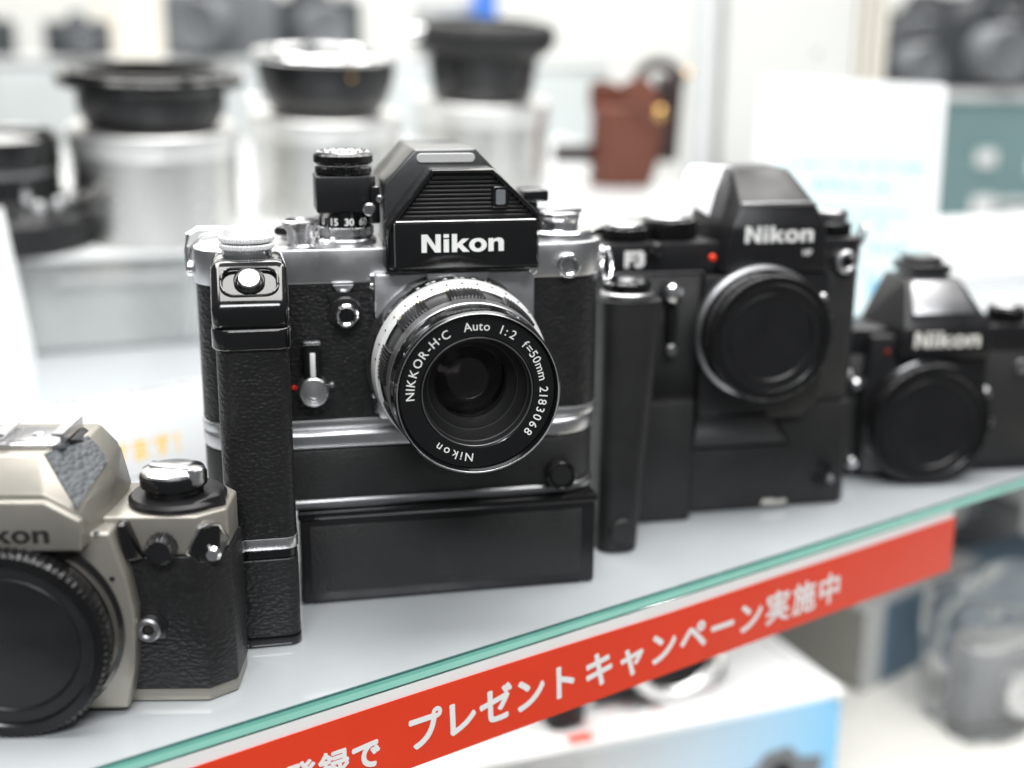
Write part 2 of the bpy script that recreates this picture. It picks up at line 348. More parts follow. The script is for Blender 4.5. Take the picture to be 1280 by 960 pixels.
# grip
G = (-78.2, -55.2)
b = N(); prism(b, rrect(G[0] + .3, G[1] - .3, -51.6, -19, 7, 6, (1, 1, 6, 4)), 38.2, 100.5, 'z'); grip = obj('grip', b, LEA, T)
b = N(); prism(b, rrect(G[0], G[1], -52, -19, 7, 6, (1, 1, 6, 4)), 34.2, 38.1, 'z', 0.4, 2, True); obj('grip_band', b, MACH, T)
b = N(); prism(b, rrect(G[0] + .6, G[1] - .6, -51.4, -19, 7, 6, (1, 1, 6, 4)), 30.9, 34.1, 'z', 0.3, 1, True); obj('grip_band', b, GLB, T)
b = N(); prism(b, rrect(G[0] + .2, G[1] - .2, -51.8, -19, 7, 6, (1, 1, 6, 4)), 3.6, 30.8, 'z', 0.3, 1, True); obj('grip_foot', b, LEA, T)
b = N(); prism(b, rrect(G[0], G[1], -52, -18, 7, 6, (1, 1, 6, 4)), 0.2, 3.5, 'z', 0.6, 2, True); obj('foot_plate', b, GLB, T)
b = N(); prism(b, rrect(G[0] - .7, G[1] + .7, -53.0, -18.2, 7, 8, (1, 1, 6.5, 4.5)), 100.2, 107.0, 'z', 2.6, 5, True); obj('grip_lip', b, GLB, T)
hp = [(-17.5, 106), (-51.5, 106), (-52.2, 114.0), (-39, 125.9), (-17.5, 125.9)]
b = N(); prism(b, hp, G[0] - .3, G[1] + .3, 'x', 3.2, 6); head = obj('grip_head', b, GLB, T)
sl = Matrix.Translation((-66.7, -45.6, 120.35)) @ Matrix.Rotation(R(48), 4, 'X')
b = N()
pts = rrect(-8.6, 8.6, -5.0, 5.0, 4.0, 6)
tube(b, [sl @ Vector((x, y, 0.1)) for x, y in pts], 0.55, 8, True); obj('dish_rim', b, GLB, head)
b = N(); lathe(b, [(4.6, 0.0), (4.8, 0.5), (4.5, 0.7), (4.0, 0.5), (3.7, 0.1)], n=40, mtx=sl @ Matrix.Translation((0, 0.4, 0))); obj('button_collar', b, GLB, head)
b = N(); lathe(b, [(3.5, 0.1), (3.5, 1.7), (3.1, 2.2), (1.8, 2.0), (0, 1.8)], n=36, mtx=sl @ Matrix.Translation((0, 0.4, 0))); obj('release_button', b, MACH, head)

# top-plate controls on the left
b = N(); ring(b, 2.0, 8.0, 125.4, 128.0, (-67, -24, 0), 'z'); d1 = obj('release_dial', b, POLC, T)
for z0, z1 in ((127.6, 129.5), (130.0, 131.9)): b = N(); kdisc(b, 8.6, z0, z1, (-67, -24, 0), 'z', 56, 0.22, 0.4); obj('knurled_ring', b, ALU, d1)
b = N(); lathe(b, [(8.0, 131.9), (7.2, 133.6), (6.9, 134.2), (6.0, 134.3), (5.4, 133.4), (0, 133.1)], (-67, -24, 0)); obj('dial_top', b, ALU, d1)
b = N(); lathe(b, [(5.2, 125.4), (4.6, 126.2), (4.6, 130), (6.3, 132.6), (6.3, 133.6), (5.2, 134.2), (4.2, 132.6), (0, 132.2)], (-49, -6, 0)); obj('shutter_collar', b, MACH, T)
b = N(); disc(b, 2.6, 131, 133.4, (-49, -6, 0), 'z', 30); obj('shutter_button', b, MACH, T)
b = N(); hull(b, [(-58, 3, 127.5), (-58, 3, 130.5), (-34, 22, 128), (-34, 22, 133.5), (-36, 12, 128), (-36, 12, 134), (-52, -1, 128), (-52, -1, 130.5)], 0.8); obj('advance_lever', b, SAB, T)
b = N(); disc(b, 8.5, 125.4, 127, (-47, 12, 0)); obj('lever_hub', b, POLC, T)
b = N(); lathe(b, [(10.6, 125.4), (10.6, 126.6), (9.6, 127.2), (9.4, 128.2)], (-33.4, 0, 0)); sh = obj('speed_dial', b, POLC, T)
b = N(); kdisc(b, 9.5, 128.2, 131.2, (-33.4, 0, 0), 'z', 64, 0.18, 0.3); obj('knurled_ring', b, MACH, sh)
b = N(); lathe(b, [(9.2, 131.2), (9.2, 135.2), (9.6, 136.4)], (-33.4, 0, 0)); obj('number_ring', b, GLB, sh)
b = N()
for s_, a_ in (("8", -58), ("15", -28), ("30", 4), ("60", 36), ("125", 70)):
    vs, fs = glyphs(s_, 3.3, 0.03); mx = (min(v[0] for v in vs) + max(v[0] for v in vs)) / 2
    put2d(b, vs, fs, lambda x, y, a=R(a_), mx=mx: (-33.4 + 9.28 * math.sin(a + (x - mx) / 9.28), -9.28 * math.cos(a + (x - mx) / 9.28), 132.1 + y))
obj('numerals', b, WPR, sh)
b = N(); prism(b, [(-43.6, -9), (-25.5, -9), (-23.4, -7), (-23.4, 9), (-43.6, 9)], 136.4, 148.6, 'z', 0.7, 2); mb = obj('meter_box', b, SAB, T)
b = N(); kdisc(b, 9.5, 148.6, 151.6, (-33.6, 0, 0), 'z', 70, 0.15, 0.6); obj('film_speed_dial', b, GLB, mb)
b = N(); kdisc(b, 9.9, 152.0, 155.8, (-33.6, 0, 0), 'z', 70, 0.15, 0.8); obj('film_speed_dial', b, GLB, mb)
b = N(); lathe(b, [(9.2, 155.8), (8.9, 156.3), (5, 156.5), (0, 156.4)], (-33.6, 0, 0)); obj('dial_cap', b, MACH, mb)
b = N()
for k in range(14):
    a = 2 * math.pi * k / 14; c, s_ = math.cos(a), math.sin(a)
    box(b, -33.6 + 7.4 * c - .35, -33.6 + 7.4 * c + .35, 7.4 * s_ - .35, 7.4 * s_ + .35, 156.3, 156.75)
obj('dial_marks', b, DKP, mb)
b = N(); box(b, -25.6, -22.6, -13, -7, 133, 145.5, 0.7); br = obj('coupling_bracket', b, GLB, T)
b = N(); disc(b, 2.2, 0, 1.8, (-26.4, -12.8, 138), '-y', 24, 0.6); obj('screw', b, DARKC, br)
b = N(); disc(b, 1.2, 0, 1.2, (-22.8, -13.2, 141.5), '-y', 24, 0.4); obj('screw', b, DARKC, br)

# finder
ff = [(-22.3, 118.6), (-22.3, 133.2), (-7.2, 152.4), (13.3, 152.4), (29.2, 137.2), (29.6, 118.6)]
b = N(); prism(b, ff, -25.4, -13, 'y', 1.0, 3); fin = obj('finder_front', b, SAB, T)
def inset(p, d):
    cx = sum(q[0] for q in p) / len(p); cz = sum(q[1] for q in p) / len(p); out = []; n = len(p)
    for i in range(n):
        a, c, e = Vector(p[i - 1]), Vector(p[i]), Vector(p[(i + 1) % n])
        d1, d2 = (c - a).normalized(), (e - c).normalized(); n1 = Vector((d1.y, -d1.x)); n2 = Vector((d2.y, -d2.x))
        if n1.dot(Vector((cx, cz)) - c) < 0: n1 = -n1; n2 = -n2
        q = n1 + n2; q = q / q.dot(n1); out.append(tuple(c + q * d))
    return out
b = N(); fi = [(x, -26.1, z) for x, z in inset(ff, 0.9)]
tube(b, fi, 0.95, 10, True); obj('finder_rim', b, GLB, fin)
fin_in = inset(ff, 1.9)
def xr(z):  # inner width of the finder face at height z
    xs = []; n = len(fin_in)
    for i in range(n):
        (x0, z0), (x1, z1) = fin_in[i], fin_in[(i + 1) % n]
        if (z0 - z) * (z1 - z) <= 0 and z0 != z1: xs.append(x0 + (x1 - x0) * (z - z0) / (z1 - z0))
    return min(xs), max(xs)
zz = 136.4
while zz < 149.4:
    x0, x1 = xr(zz + .5)
    segs = [(x0, x1)] if not (139.2 < zz < 146.0) else [(x0, 12.9), (18.6, x1)]
    for (p, q) in segs:
        if q - p > 0.8: b = N(); box(b, p, q, -26.3, -25.3, zz, zz + 0.85, 0.25, 1); obj('rib', b, SAB, fin)
    zz += 1.38
b = N(); prism(b, rrect(13.0, 18.5, 139.3, 146.4, 1.2, 4), -26.8, -25.2, 'y', 0.3, 1, True); wn = obj('small_window', b, GLB, fin)
b = N(); prism(b, rrect(14.2, 17.4, 140.4, 145.3, 0.6, 3), -27.0, -26.7, 'y', 0.1, 1, True); obj('pane', b, GREY, wn)
b = N(); box(b, -19.9, 28.4, -28.0, -25.2, 119.8, 135.2, 0.7, 2); np_ = obj('nameplate', b, GLB, fin)
b = N(); logo(b, 27.6, 6.0, lambda x, y: (-10.9 + x, -28.06, 125.2 + y)); obj('lettering', b, WPR, np_, 0)
b = N(); box(b, -19.2, 27.7, -27.6, -25.6, 135.25, 135.55, 0.1, 1); obj('plate_edge', b, MACH, np_)
b = N(); box(b, -19.9, -19.5, -28.15, -26, 120.5, 134.8, 0.15, 1); obj('plate_edge', b, DARKC, np_)
rp = [(-21.4, 118.4), (-21.4, 146.6), (-10.8, 158.0), (9.4, 158.0), (28, 139), (28.5, 118.4)]
b = N(); prism(b, rp, -14.5, 27, 'y', 0.9, 3); pri = obj('prism_housing', b, FIN, T)
b = N(); prism(b, rrect(-10.4, 9.3, 153.3, 156.4, 1.5, 5), -15.2, -14.3, 'y', 0.2, 1, True); obj('light_window', b, PEARL, pri)
b = N(); box(b, 30, 39.5, 3, 16, 137.4, 141.6, 0.8); es = obj('eyepiece_shutter_lever', b, GLB, T)
b = N(); box(b, 29, 36, 5, 13, 128.5, 137.3, 0.6); obj('stem', b, SAB, es)
b = N(); disc(b, 1.3, 0, 1.6, (27.2, -25.5, 118), '-y', 20, 0.4); obj('lock_pin', b, POLC, T)

# rewind side
b = N(); disc(b, 12.4, 125.4, 128.2, (43.6, 2, 0), 'z', 64, 0.8); rw = obj('rewind_base', b, POLC, T)
b = N(); lathe(b, [(7.9, 128.2), (7.6, 129), (7.6, 131.5), (8.2, 132.6), (8.0, 133.8), (6, 134.4), (0, 134.4)], (42.4, 2, 0), 'z', 40); obj('rewind_knob', b, POLC, rw)
b = N(); hull(b, [(35, -2, 134.2), (35, 4, 134.2), (35, -2, 135.4), (35, 4, 135.4), (51, 0, 133.6), (51, 4, 133.6), (51, 0, 135.4), (51, 4, 135.4)], 0.5); obj('rewind_crank', b, MACH, rw)
b = N(); ring(b, 2.7, 4.3, 15, 18.2, (42, 0, 117.8), '-y', 36, 0.5); sy = obj('flash_socket', b, POLC, T)
b = N(); disc(b, 2.65, 14.5, 16.4, (42, 0, 117.8), '-y', 30); obj('socket_cap', b, DARKC, sy)
def eyelet(x, y, z, sgn, par):
    b = N(); disc(b, 2.7, 0, 2.6, (x, y, z), 'x' if sgn > 0 else '-x', 30, 0.5); e = obj('strap_lug', b, POLC, par)
    b = N(); tube(b, [(x + sgn * (2.2 + 1.6 * math.sin(t) + 1.2), y - 1 + 3.1 * math.cos(t), z - 4.5 + 5.6 * math.sin(t + 1.2)) for t in [2 * math.pi * k / 18 for k in range(18)]], 0.85, 8, True)
    obj('strap_ring', b, POLC, e)
eyelet(56.4, -2, 119.5, 1, T)
b = N(); disc(b, 2.8, 0, 2.2, (-85, -2, 118), '-x', 30, 0.5); e = obj('strap_lug', b, POLC, T)
b = N(); tube(b, [(-86.8, -3, 117), (-87, -3.4, 124), (-86.2, -3.2, 129.5), (-83, -2.5, 131.4), (-76, -1.5, 131.2), (-69, -1, 130), (-68, 2, 129.2), (-75, 4, 129), (-82, 3, 128), (-85.6, 1.5, 124), (-86.6, 0, 117)], 0.75, 8); obj('strap_ring', b, POLC, e)

# front details left of the lens
mp = [(-25.4, 116.8), (-25.8, 70), (-24.6, 66.2), (27, 66.2), (29.4, 70), (29.4, 116.8)]
b = N(); prism(b, mp, -19.2, -14, 'y', 0.7, 2); mnt = obj('mount_plate', b, SATC, T)
b = N(); hull(b, [(-27, -15, 68), (-27, -15, 116), (-25.5, -18.9, 68), (-25.5, -18.9, 116), (-25, -15, 68), (-25, -15, 116)], 0.2); obj('plate_bevel', b, POLC, mnt)
for zq in (112.6, 74.5): b = N(); disc(b, 0.9, 0, 0.8, (-26.4, -16.6, zq), '-y', 16, 0.3); obj('screw', b, POLC, mnt)
b = N(); disc(b, 5.6, 14, 17.0, (-35.4, 0, 103.6), '-y', 40, 0.6); pv = obj('preview_button', b, SAB, T)
b = N(); ring(b, 2.6, 3.9, 16.8, 21.6, (-35.4, 0, 103.6), '-y', 40, 0.5); obj('button_rim', b, POLC, pv)
b = N(); disc(b, 2.6, 16.8, 20.4, (-35.4, 0, 103.6), '-y', 36, 0.4); obj('button_face', b, GLB, pv)
b = N(); hull(b, [(-39.5, -15, 113.2), (-32.5, -15, 113.2), (-39.5, -17, 113.2), (-32.5, -17, 113.2), (-38, -15, 110.8), (-34, -15, 110.8), (-38, -16.6, 110.8), (-34, -16.6, 110.8)], 0.3); obj('index_tab', b, SATC, T)
b = N(); hull(b, [(-41.5, -15, 110.5), (-30, -15, 110.5), (-41.5, -16.4, 110.5), (-30, -16.4, 110.5), (-40, -15, 104), (-31.5, -15, 104), (-40, -16.4, 104), (-31.5, -16.4, 104)], 0.4); obj('preview_base', b, SAB, T)
b = N(); hull(b, [(-50.6, -15, 93.6), (-44.2, -15, 93.6), (-50.6, -20, 93.2), (-44.2, -20, 93.2), (-50.4, -15, 79), (-44.2, -15, 79), (-50.4, -20, 79), (-44.2, -20, 79)], 0.8); tm = obj('self_timer_lever', b, GLB, T)
b = N(); box(b, -48.1, -46.3, -20.5, -19.8, 82.5, 91.0, 0.3); obj('lever_stripe', b, WPR, tm)
b = N(); box(b, -50.2, -44.4, -20.3, -17.2, 93.5, 94.9, 0.5); obj('lever_tip', b, MACH, tm)
b = N(); lathe(b, [(5.6, 15), (5.4, 19.4), (4.9, 20.6), (4.5, 20.9), (4.4, 20.2), (3.4, 20.35), (3.3, 20.2), (2.2, 20.35), (2.1, 20.2), (0, 20.5)], (-47.2, 0, 77.3), '-y', 48); obj('lever_pivot', b, MACH, tm)
b = N(); disc(b, 0.9, 14, 15.6, (-53.6, 0, 77.8), '-y', 20, 0.4); obj('timer_dot', b, RED, tm)
b = N(); disc(b, 0.9, 14, 17.2, (-40.8, 0, 78.6), '-y', 16, 0.3); obj('timer_release', b, DARKC, tm)
b = N(); hull(b, [(-9, -19, 117.6), (13, -19, 117.6), (-9, -23, 117.6), (13, -23, 117.6), (-7, -19, 112), (11, -19, 112), (-7, -23, 112), (11, -23, 112)], 0.6); obj('coupling_tab', b, SATC, T)

# lens
lo = (LX, 0, LZ)
b = N(); lathe(b, [(0, 18), (30.2, 18), (30.2, 21.5), (29, 22.5), (27.0, 24)], lo, '-y', 96); lens = obj('lens', b, POLC, T)
b = N(); lathe(b, [(26.5, 23), (28.9, 24), (29.4, 25), (29.4, 30.6), (28.7, 31.2)], lo, '-y', 288, lambda t, i: (0.0 if i not in (2, 3) else (-0.55 if math.sin(18 * t) > 0.55 else 0.0))); obj('aperture_ring', b, GLB, lens)
b = N()
for s_, a_ in (("16", 30), ("11", 20), ("8", 10.5), ("5.6", 1), ("4", -8.5), ("2.8", -18), ("2", -27)):
    vs, fs = glyphs(s_, 3.0, 0.03); mx = (min(v[0] for v in vs) + max(v[0] for v in vs)) / 2
    put2d(b, vs, fs, lambda x, y, a=R(a_), mx=mx: (LX + 29.5 * math.sin(a + (x - mx) / 30), -(30.2 - y), LZ + 29.5 * math.cos(a + (x - mx) / 30)))
obj('aperture_numerals', b, WPR, lens, 0)
b = N(); lathe(b, [(28.0, 31.0), (29.3, 31.3), (29.6, 32), (28.9, 38.6), (27.6, 39.2)], lo, '-y', 128); obj('chrome_ring', b, ALU, lens)
b = N()
for a_ in range(-80, 60, 10):
    a = R(a_); box(b, -.2, .2, -38.4, -37.0, 0, .25)
    for v in b.verts[-8:]:
        p = Matrix.Rotation(a, 3, 'Y') @ Vector((v.co.x, 0, v.co.z + 29.0)); v.co = Vector((LX + p.x, v.co.y, LZ + p.z))
    b.verts.ensure_lookup_table()
obj('index_marks', b, DKP, lens, 0)
def scallop(t, i):
    if i not in (2, 3): return 0
    s_ = math.sin(9 * t); return (0.35 if math.sin(150 * t) > 0 else 0) if s_ > -0.25 else -1.1
b = N(); lathe(b, [(26.0, 38.8), (27.6, 39.2), (28.0, 39.8), (27.3, 50.0), (26.2, 50.8)], lo, '-y', 720, scallop); obj('focus_ring', b, SAB, lens)
b = N()
for s_, a_ in (("5", 24), ("7", 7), ("10", -12), ("15", -30), ("3", -48), ("8", -80)):
    vs, fs = glyphs(s_, 2.4, 0.03); mx = (min(v[0] for v in vs) + max(v[0] for v in vs)) / 2
    put2d(b, vs, fs, lambda x, y, a=R(a_), mx=mx: (LX + 28.3 * math.sin(a + (x - mx) / 28.3), -(42.2 - y), LZ + 28.3 * math.cos(a + (x - mx) / 28.3)))
obj('distance_numerals', b, mat('pale_yellow_print', (0.75, 0.62, 0.30), 0.5), lens, 0)
b = N(); lathe(b, [(25.5, 50.6), (26.6, 50.9), (26.8, 51.5), (26.6, 56.4), (26.1, 57.0)], lo, '-y', 128); obj('chrome_ring', b, DARKC, lens)
b = N(); lathe(b, [(25.4, 56.8), (26.3, 57.2), (26.2, 60), (25.8, 61.0), (25.9, 66.2), (26.0, 67.4), (25.5, 68.0), (25.0, 67.9), (24.8, 66.8), (24.6, 65.8)], lo, '-y', 160); obj('front_barrel', b, GLB, lens)
b = N(); ring(b, 25.15, 25.45, 67.85, 68.15, lo, '-y', 160, 0.08); obj('filter_rim', b, MACH, lens)
b = N(); lathe(b, [(24.7, 65.6), (24.3, 65.9), (18.1, 65.9), (17.7, 65.6), (17.5, 64.8)], lo, '-y', 160); fr = obj('front_ring', b, GLB, lens)
b = N(); ring(b, 17.2, 17.55, 65.2, 66.0, lo, '-y', 128, 0.08); obj('ring_edge', b, DARKC, lens)
b = N()
for s_, a0, a1 in (("NIKKOR-H·C", -91, -28), ("Auto", -8.5, 8), ("1:2", 21, 32), ("f=50mm", 45.5, 78), ("2183068", 90, 130), ("Nikon", 187.5, 216)):
    text_ring(b, s_, a0, a1, 21.1, 3.85, (LX, LZ), -65.97, 0.008)
obj('lens_lettering', b, WPR, fr, 0)
b = N(); lathe(b, [(17.4, 65.2), (17.0, 62.5), (16.6, 62.3), (16.4, 60), (14.6, 57.4), (14.3, 57.3), (14.1, 56.6), (12.2, 53.6), (11.9, 53.2), (11.75, 51.5), (11.7, 46)], lo, '-y', 128); obj('inner_cone', b, MAB, lens)
b = N(); lathe(b, [(11.5, 50.4), (10.5, 51.5), (8, 53.0), (5, 54.0), (2, 54.5), (0, 54.6), (0, 54.6)][:6] + [(0, 48.4), (5, 48.2), (9, 47.4), (11.4, 46.6), (11.5, 50.4)], lo, '-y', 96); gl = obj('front_element', b, mat('coated_glass', (0.55, 0.50, 0.52), 0.02, 0, None, 0.01, 0.05, 0.0, 1.0, 1.52), lens)
b = N(); lathe(b, [(11.3, 46), (11.2, 38), (9.4, 37.6), (9.2, 34), (7.8, 33.6), (7.7, 30)], lo, '-y', 64); obj('inner_barrel', b, SAB, lens)
b = N(); lathe(b, [(7.8, 30.2), (6.4, 31.4), (3.4, 32.4), (0, 32.8)], lo, '-y', 64); obj('rear_element', b, mat('violet_glass', (0.012, 0.008, 0.012), 0.04, 0, None, 0.01, 0.1, 1.0, 0.0, 1.8), lens)
b = N(); lathe(b, [(12.0, 52.2), (11.8, 52.6), (11.5, 52.1)], lo, '-y', 96); obj('element_ring', b, GLB, lens)

# ================================================================== mount cap shared by the capped bodies
def mount_cap(par, cx, cz, yf, r, word=None, mt=None):
    o = (cx, 0, cz)
    b = N(); lathe(b, [(r - 2.6, yf - 9), (r - 1.0, yf - 8.6), (r - 1.0, yf - 5.0)], o, '-y', 96); fl = obj('lens_mount', b, mt or GLB, par)
    b = N(); lathe(b, [(r - 1.6, yf - 5.4), (r - .5, yf - 5), (r - .4, yf - 1.0), (r - 1.4, yf), (r - 4.2, yf), (r - 4.8, yf - .5), (r - 5.0, yf - 1.4)], o, '-y', 480, lambda t, i: (0.3 if math.sin(80 * t) > 0 else -0.3) if i in (1, 2) else 0); cp = obj('mount_cap', b, CAPB, par)
    b = N(); lathe(b, [(r - 5.0, yf - 1.2), (r - 8.2, yf - 1.5), (r - 8.6, yf - 1.1), (r - 9.2, yf - 1.9), (0, yf - 2.0)], o, '-y', 96); obj('cap_face', b, SAB, cp)
    if word:
        b = N(); logo(b, 19, 4.1, lambda x, y: (cx - 9.5 + x, -(yf - 1.9), cz - 2 + y)); obj('embossed_lettering', b, SAB, cp, 0)
    return cp

# ================================================================== champagne camera body at the left
C2 = thing('film_camera', 'champagne silver film camera body with black leather and black mount cap, cut by left edge', 'camera', (-140.7, 333.8, 0), 2)
o8 = [(-60, 0), (50, 0), (57.5, 6.5), (57.5, 22), (51, 30), (-60, 30), (-68, 22), (-68, 6.5)]
def grow(p, d): 
    cx = (min(q[0] for q in p) + max(q[0] for q in p)) / 2; cy = (min(q[1] for q in p) + max(q[1] for q in p)) / 2
    return [(x + math.copysign(d, x - cx), y + math.copysign(d, y - cy)) for x, y in p]
b = N(); prism(b, grow(o8, -0.5), 0.3, 4.4, 'z', 0.7, 2); obj('base_plate', b, CHAMP, C2)
b = N(); prism(b, grow(o8, -0.7), 4.5, 46.9, 'z', 0.3, 1); obj('body', b, LEA, C2)
b = N(); box(b, 57.0, 58.0, 9, 27, 4.5, 46.8, 0.3); obj('back_cover_edge', b, GLB, C2)
b = N(); prism(b, o8, 47.0, 59.2, 'z', 0.9, 3); obj('top_plate', b, CHAMP, C2)
# front frame around the mount
fr2 = [(-25.5, 57.5), (27, 57.5), (30.5, 44), (32.3, 32), (31.0, 14), (28.5, 2.0), (-28.5, 2.0), (-31.0, 14), (-32.3, 32), (-30.5, 44)]
b = N(); prism(b, fr2, -8, 0.5, 'y', 1.2, 3); frm = obj('front_frame', b, CHAMP, C2)
b = N(); hull(b, [(27.8, -5, 58.5), (30.5, -5, 58.5), (27.8, 1, 58.5), (30.5, 1, 58.5), (29.5, -4, 46.8), (34.5, -2, 46.8), (29.5, 1, 46.8), (34.5, 1, 46.8)], 0.8); obj('frame_cheek', b, GLB, C2)
b = N(); disc(b, 0.8, 7.7, 8.3, (26.8, 0, 43.5), '-y', 16, 0.1); obj('index_dot', b, DKP, frm)
mount_cap(C2, -0.4, 28.2, 20.5, 28.6, True, GLB)
b = N(); lathe(b, [(27.4, 7.5), (29.6, 8.1), (29.8, 9.2), (28.6, 10.4)], (-0.4, 0, 28.2), '-y', 96); obj('mount_ring', b, GLB, C2)
# pentaprism
def sym(p): return p + [(-x, y, z) for x, y, z in p]
pr_ = [(20.6, -11.5, 54.2), (20.3, -12, 65.2), (11.2, -12, 70.4), (8.3, -3, 79.2), (17, 13, 79.8), (17, 25, 79.8), (23.4, 10, 72.2), (24.8, 10.5, 67.0), (22, 27, 72.6), (25, 26, 60), (23, -3, 54)]
pp = pr_ + [(-x, y, z) for x, y, z in pr_]
b = N(); hull(b, pp, 0.9, 3); pz = obj('prism_housing', b, CHAMP, C2)
fp = [(-21.0, 54.4), (21.0, 54.4), (21.6, 63.4), (11.9, 69.2), (-11.9, 69.2), (-21.6, 63.4)]
b = N(); prism(b, fp, -14.4, -11, 'y', 0.9, 3); fpl = obj('prism_front', b, CHAMP, C2)
b = N(); logo(b, 24.5, 5.2, lambda x, y: (-12.0 + x, -14.46, 57.0 + y)); obj('lettering', b, DKP, fpl, 0)
b = N(); disc(b, 0.9, 0, 0.7, (23.6, -8.2, 57.6), '-y', 16, 0.2); obj('screw', b, POLC, pz)
# grey leatherette patch on the right roof facet
n0, n1, n2 = Vector((20.3, -12, 65.2)), Vector((8.3, -3, 79.2)), Vector((17, 13, 79.8))
nn = (n1 - n0).cross(n2 - n0).normalized(); nn = nn if nn.z > 0 else -nn
def on_facet(x, y, h):  # height of the facet plane at x, y
    z = n0.z - (nn.x * (x - n0.x) + nn.y * (y - n0.y)) / nn.z
    return Vector((x, y, z)) + nn * h
def patch(sgn):
    b = N(); q = [(19.6, -11.4), (9.0, -2.4), (16.8, 12.4), (20.0, 11.2), (23.0, 9.2)]
    lo_ = [b.verts.new((sgn * on_facet(x, y, -0.3).x, on_facet(x, y, -0.3).y, on_facet(x, y, -0.3).z)) for x, y in q]
    hi_ = [b.verts.new((sgn * on_facet(x, y, 0.45).x, on_facet(x, y, 0.45).y, on_facet(x, y, 0.45).z)) for x, y in q]
    b.faces.new(lo_); b.faces.new(hi_)
    for i in range(len(q)): b.faces.new((lo_[i], lo_[(i + 1) % len(q)], hi_[(i + 1) % len(q)], hi_[i]))
    bmesh.ops.recalc_face_normals(b, faces=b.faces); obj('leather_patch', b, LEAG, pz)
patch(1); patch(-1)
# accessory shoe
b = N(); box(b, -10.2, 10.2, 3, 21, 79.7, 81.0, 0.3); hs = obj('accessory_shoe', b, MACH, C2); hs.location = (0.0036, -0.002, -0.0002)
for s_ in (-1, 1):
    b = N(); prism(b, [(s_ * 10.2, 80.8), (s_ * 10.2, 84.2), (s_ * 6.6, 84.2), (s_ * 6.6, 83.0), (s_ * 9.0, 83.0), (s_ * 9.0, 80.8)], 3, 21, 'y', 0.25, 1); obj('rail', b, POLC, hs)
    b = N(); hull(b, [(s_ * 10.4, 7, 79.4), (s_ * 13.5, 12, 79.0), (s_ * 10.4, 20, 79.4), (s_ * 13.5, 20, 79), (s_ * 10.4, 7, 81.2), (s_ * 10.4, 20, 81.2)], 0.3); obj('shoe_base', b, SAB, hs)
b = N(); box(b, -5.4, 5.4, 6, 19, 81.0, 81.3, 0.1); obj('spring_plate', b, DARKC, hs)
b = N(); disc(b, 1.7, 81.3, 81.7, (0, 12, 0), 'z', 24, 0.15); obj('contact', b, POLC, hs)
# rewind crank
b = N(); disc(b, 14.4, 59.2, 61.8, (41.5, 14.5, 0), 'z', 64, 1.0); hull(b, [(48, 3, 59.3), (57, 9, 59.3), (55, 16, 59.3), (48, 3, 62), (55, 7.5, 63.2), (55, 13, 63.2), (50, 18, 62)], 0.6); rk = obj('rewind_base', b, SAB, C2)
b = N(); lathe(b, [(8.6, 61.8), (8.6, 63.6), (9.8, 64.4), (9.9, 67.4), (9.3, 68.4)], (40.5, 14.5, 0)); obj('rewind_knob', b, GLB, rk)
b = N(); lathe(b, [(9.5, 68.2), (9.2, 68.9), (6.4, 69.8), (0, 70.1)], (40.5, 14.5, 0)); obj('knob_top', b, POLC, rk)
b = N(); hull(b, [(33.6, 13.4, 69.2), (33.6, 17.8, 69.2), (33.6, 13.4, 70.5), (33.6, 17.8, 70.5), (47, 9.8, 68.8), (48.4, 13.4, 68.8), (47, 9.8, 70.3), (48.4, 13.4, 70.3)], 0.4); obj('crank_arm', b, MACH, rk)
b = N(); kdisc(b, 2.2, 65.8, 71.0, (48.2, 9.4, 0), 'z', 20, 0.18, 0.4); obj('crank_grip', b, MACH, rk)
# front fittings
b = N(); kdisc(b, 4.2, -1, 5.2, (39.6, 0, 50.2), '-y', 26, 0.3, 0.9); obj('sync_cover', b, SAB, C2)
b = N(); ring(b, 1.6, 3.7, 0, 4.6, (34.6, 0, 25.2), '-y', 40, 0.6); pc = obj('flash_socket', b, DARKC, C2)
b = N(); disc(b, 1.6, 0, 3.4, (34.6, 0, 25.2), '-y', 24); obj('socket_hole', b, DKP, pc)
b = N(); hull(b, [(31.5, 0, 30), (37, 0, 30), (40, 0, 26), (39, 0, 21), (31.5, 0, 21), (31.5, -1.2, 30), (37, -1.2, 30), (40, -1.2, 26), (39, -1.2, 21), (31.5, -1.2, 21)], 0.4); obj('socket_base', b, SAB, C2)
b = N(); tube(b, [(46.5, -0.9, 48.0), (50.5, -0.6, 55.6), (53, 0.5, 56.6), (55.6, 3, 55.5), (57, 5.2, 50), (55.4, 3, 46.0), (50, -.7, 46.2)], 0.45, 8, True); sg = obj('strap_ring', b, POLC, C2)
b = N(); hull(b, [(47.0, -1.2, 47.4), (50.6, -1.2, 55.4), (55.8, 2.8, 55.6), (57.8, 5.4, 50.5), (55.6, 2.4, 44.6), (50, -1.2, 45), (47.0, -0.2, 47.4), (50.6, 0.4, 55.4), (57.8, 6.4, 50.5)], 0.3); obj('strap_guard', b, GLB, sg)
b = N(); lathe(b, [(0, 0), (1.9, .4), (2.4, 1.8), (1.7, 3), (0, 3.4)], (54.0, 1.6, 47.6), '-y', 24); obj('strap_lug', b, POLC, sg)
# shutter side, outside the frame
b = N(); kdisc(b, 9, 59.2, 65.5, (-40, 12, 0), 'z', 60, 0.2); obj('speed_dial', b, SAB, C2)
b = N(); hull(b, [(-60, 8, 60), (-60, 8, 64), (-66, 26, 60), (-66, 26, 64), (-52, 8, 60), (-52, 8, 64)], 0.6); obj('advance_lever', b, SAB, C2)
b = N(); disc(b, 4, 59.2, 64, (-54, 6, 0)); obj('shutter_button', b, POLC, C2)

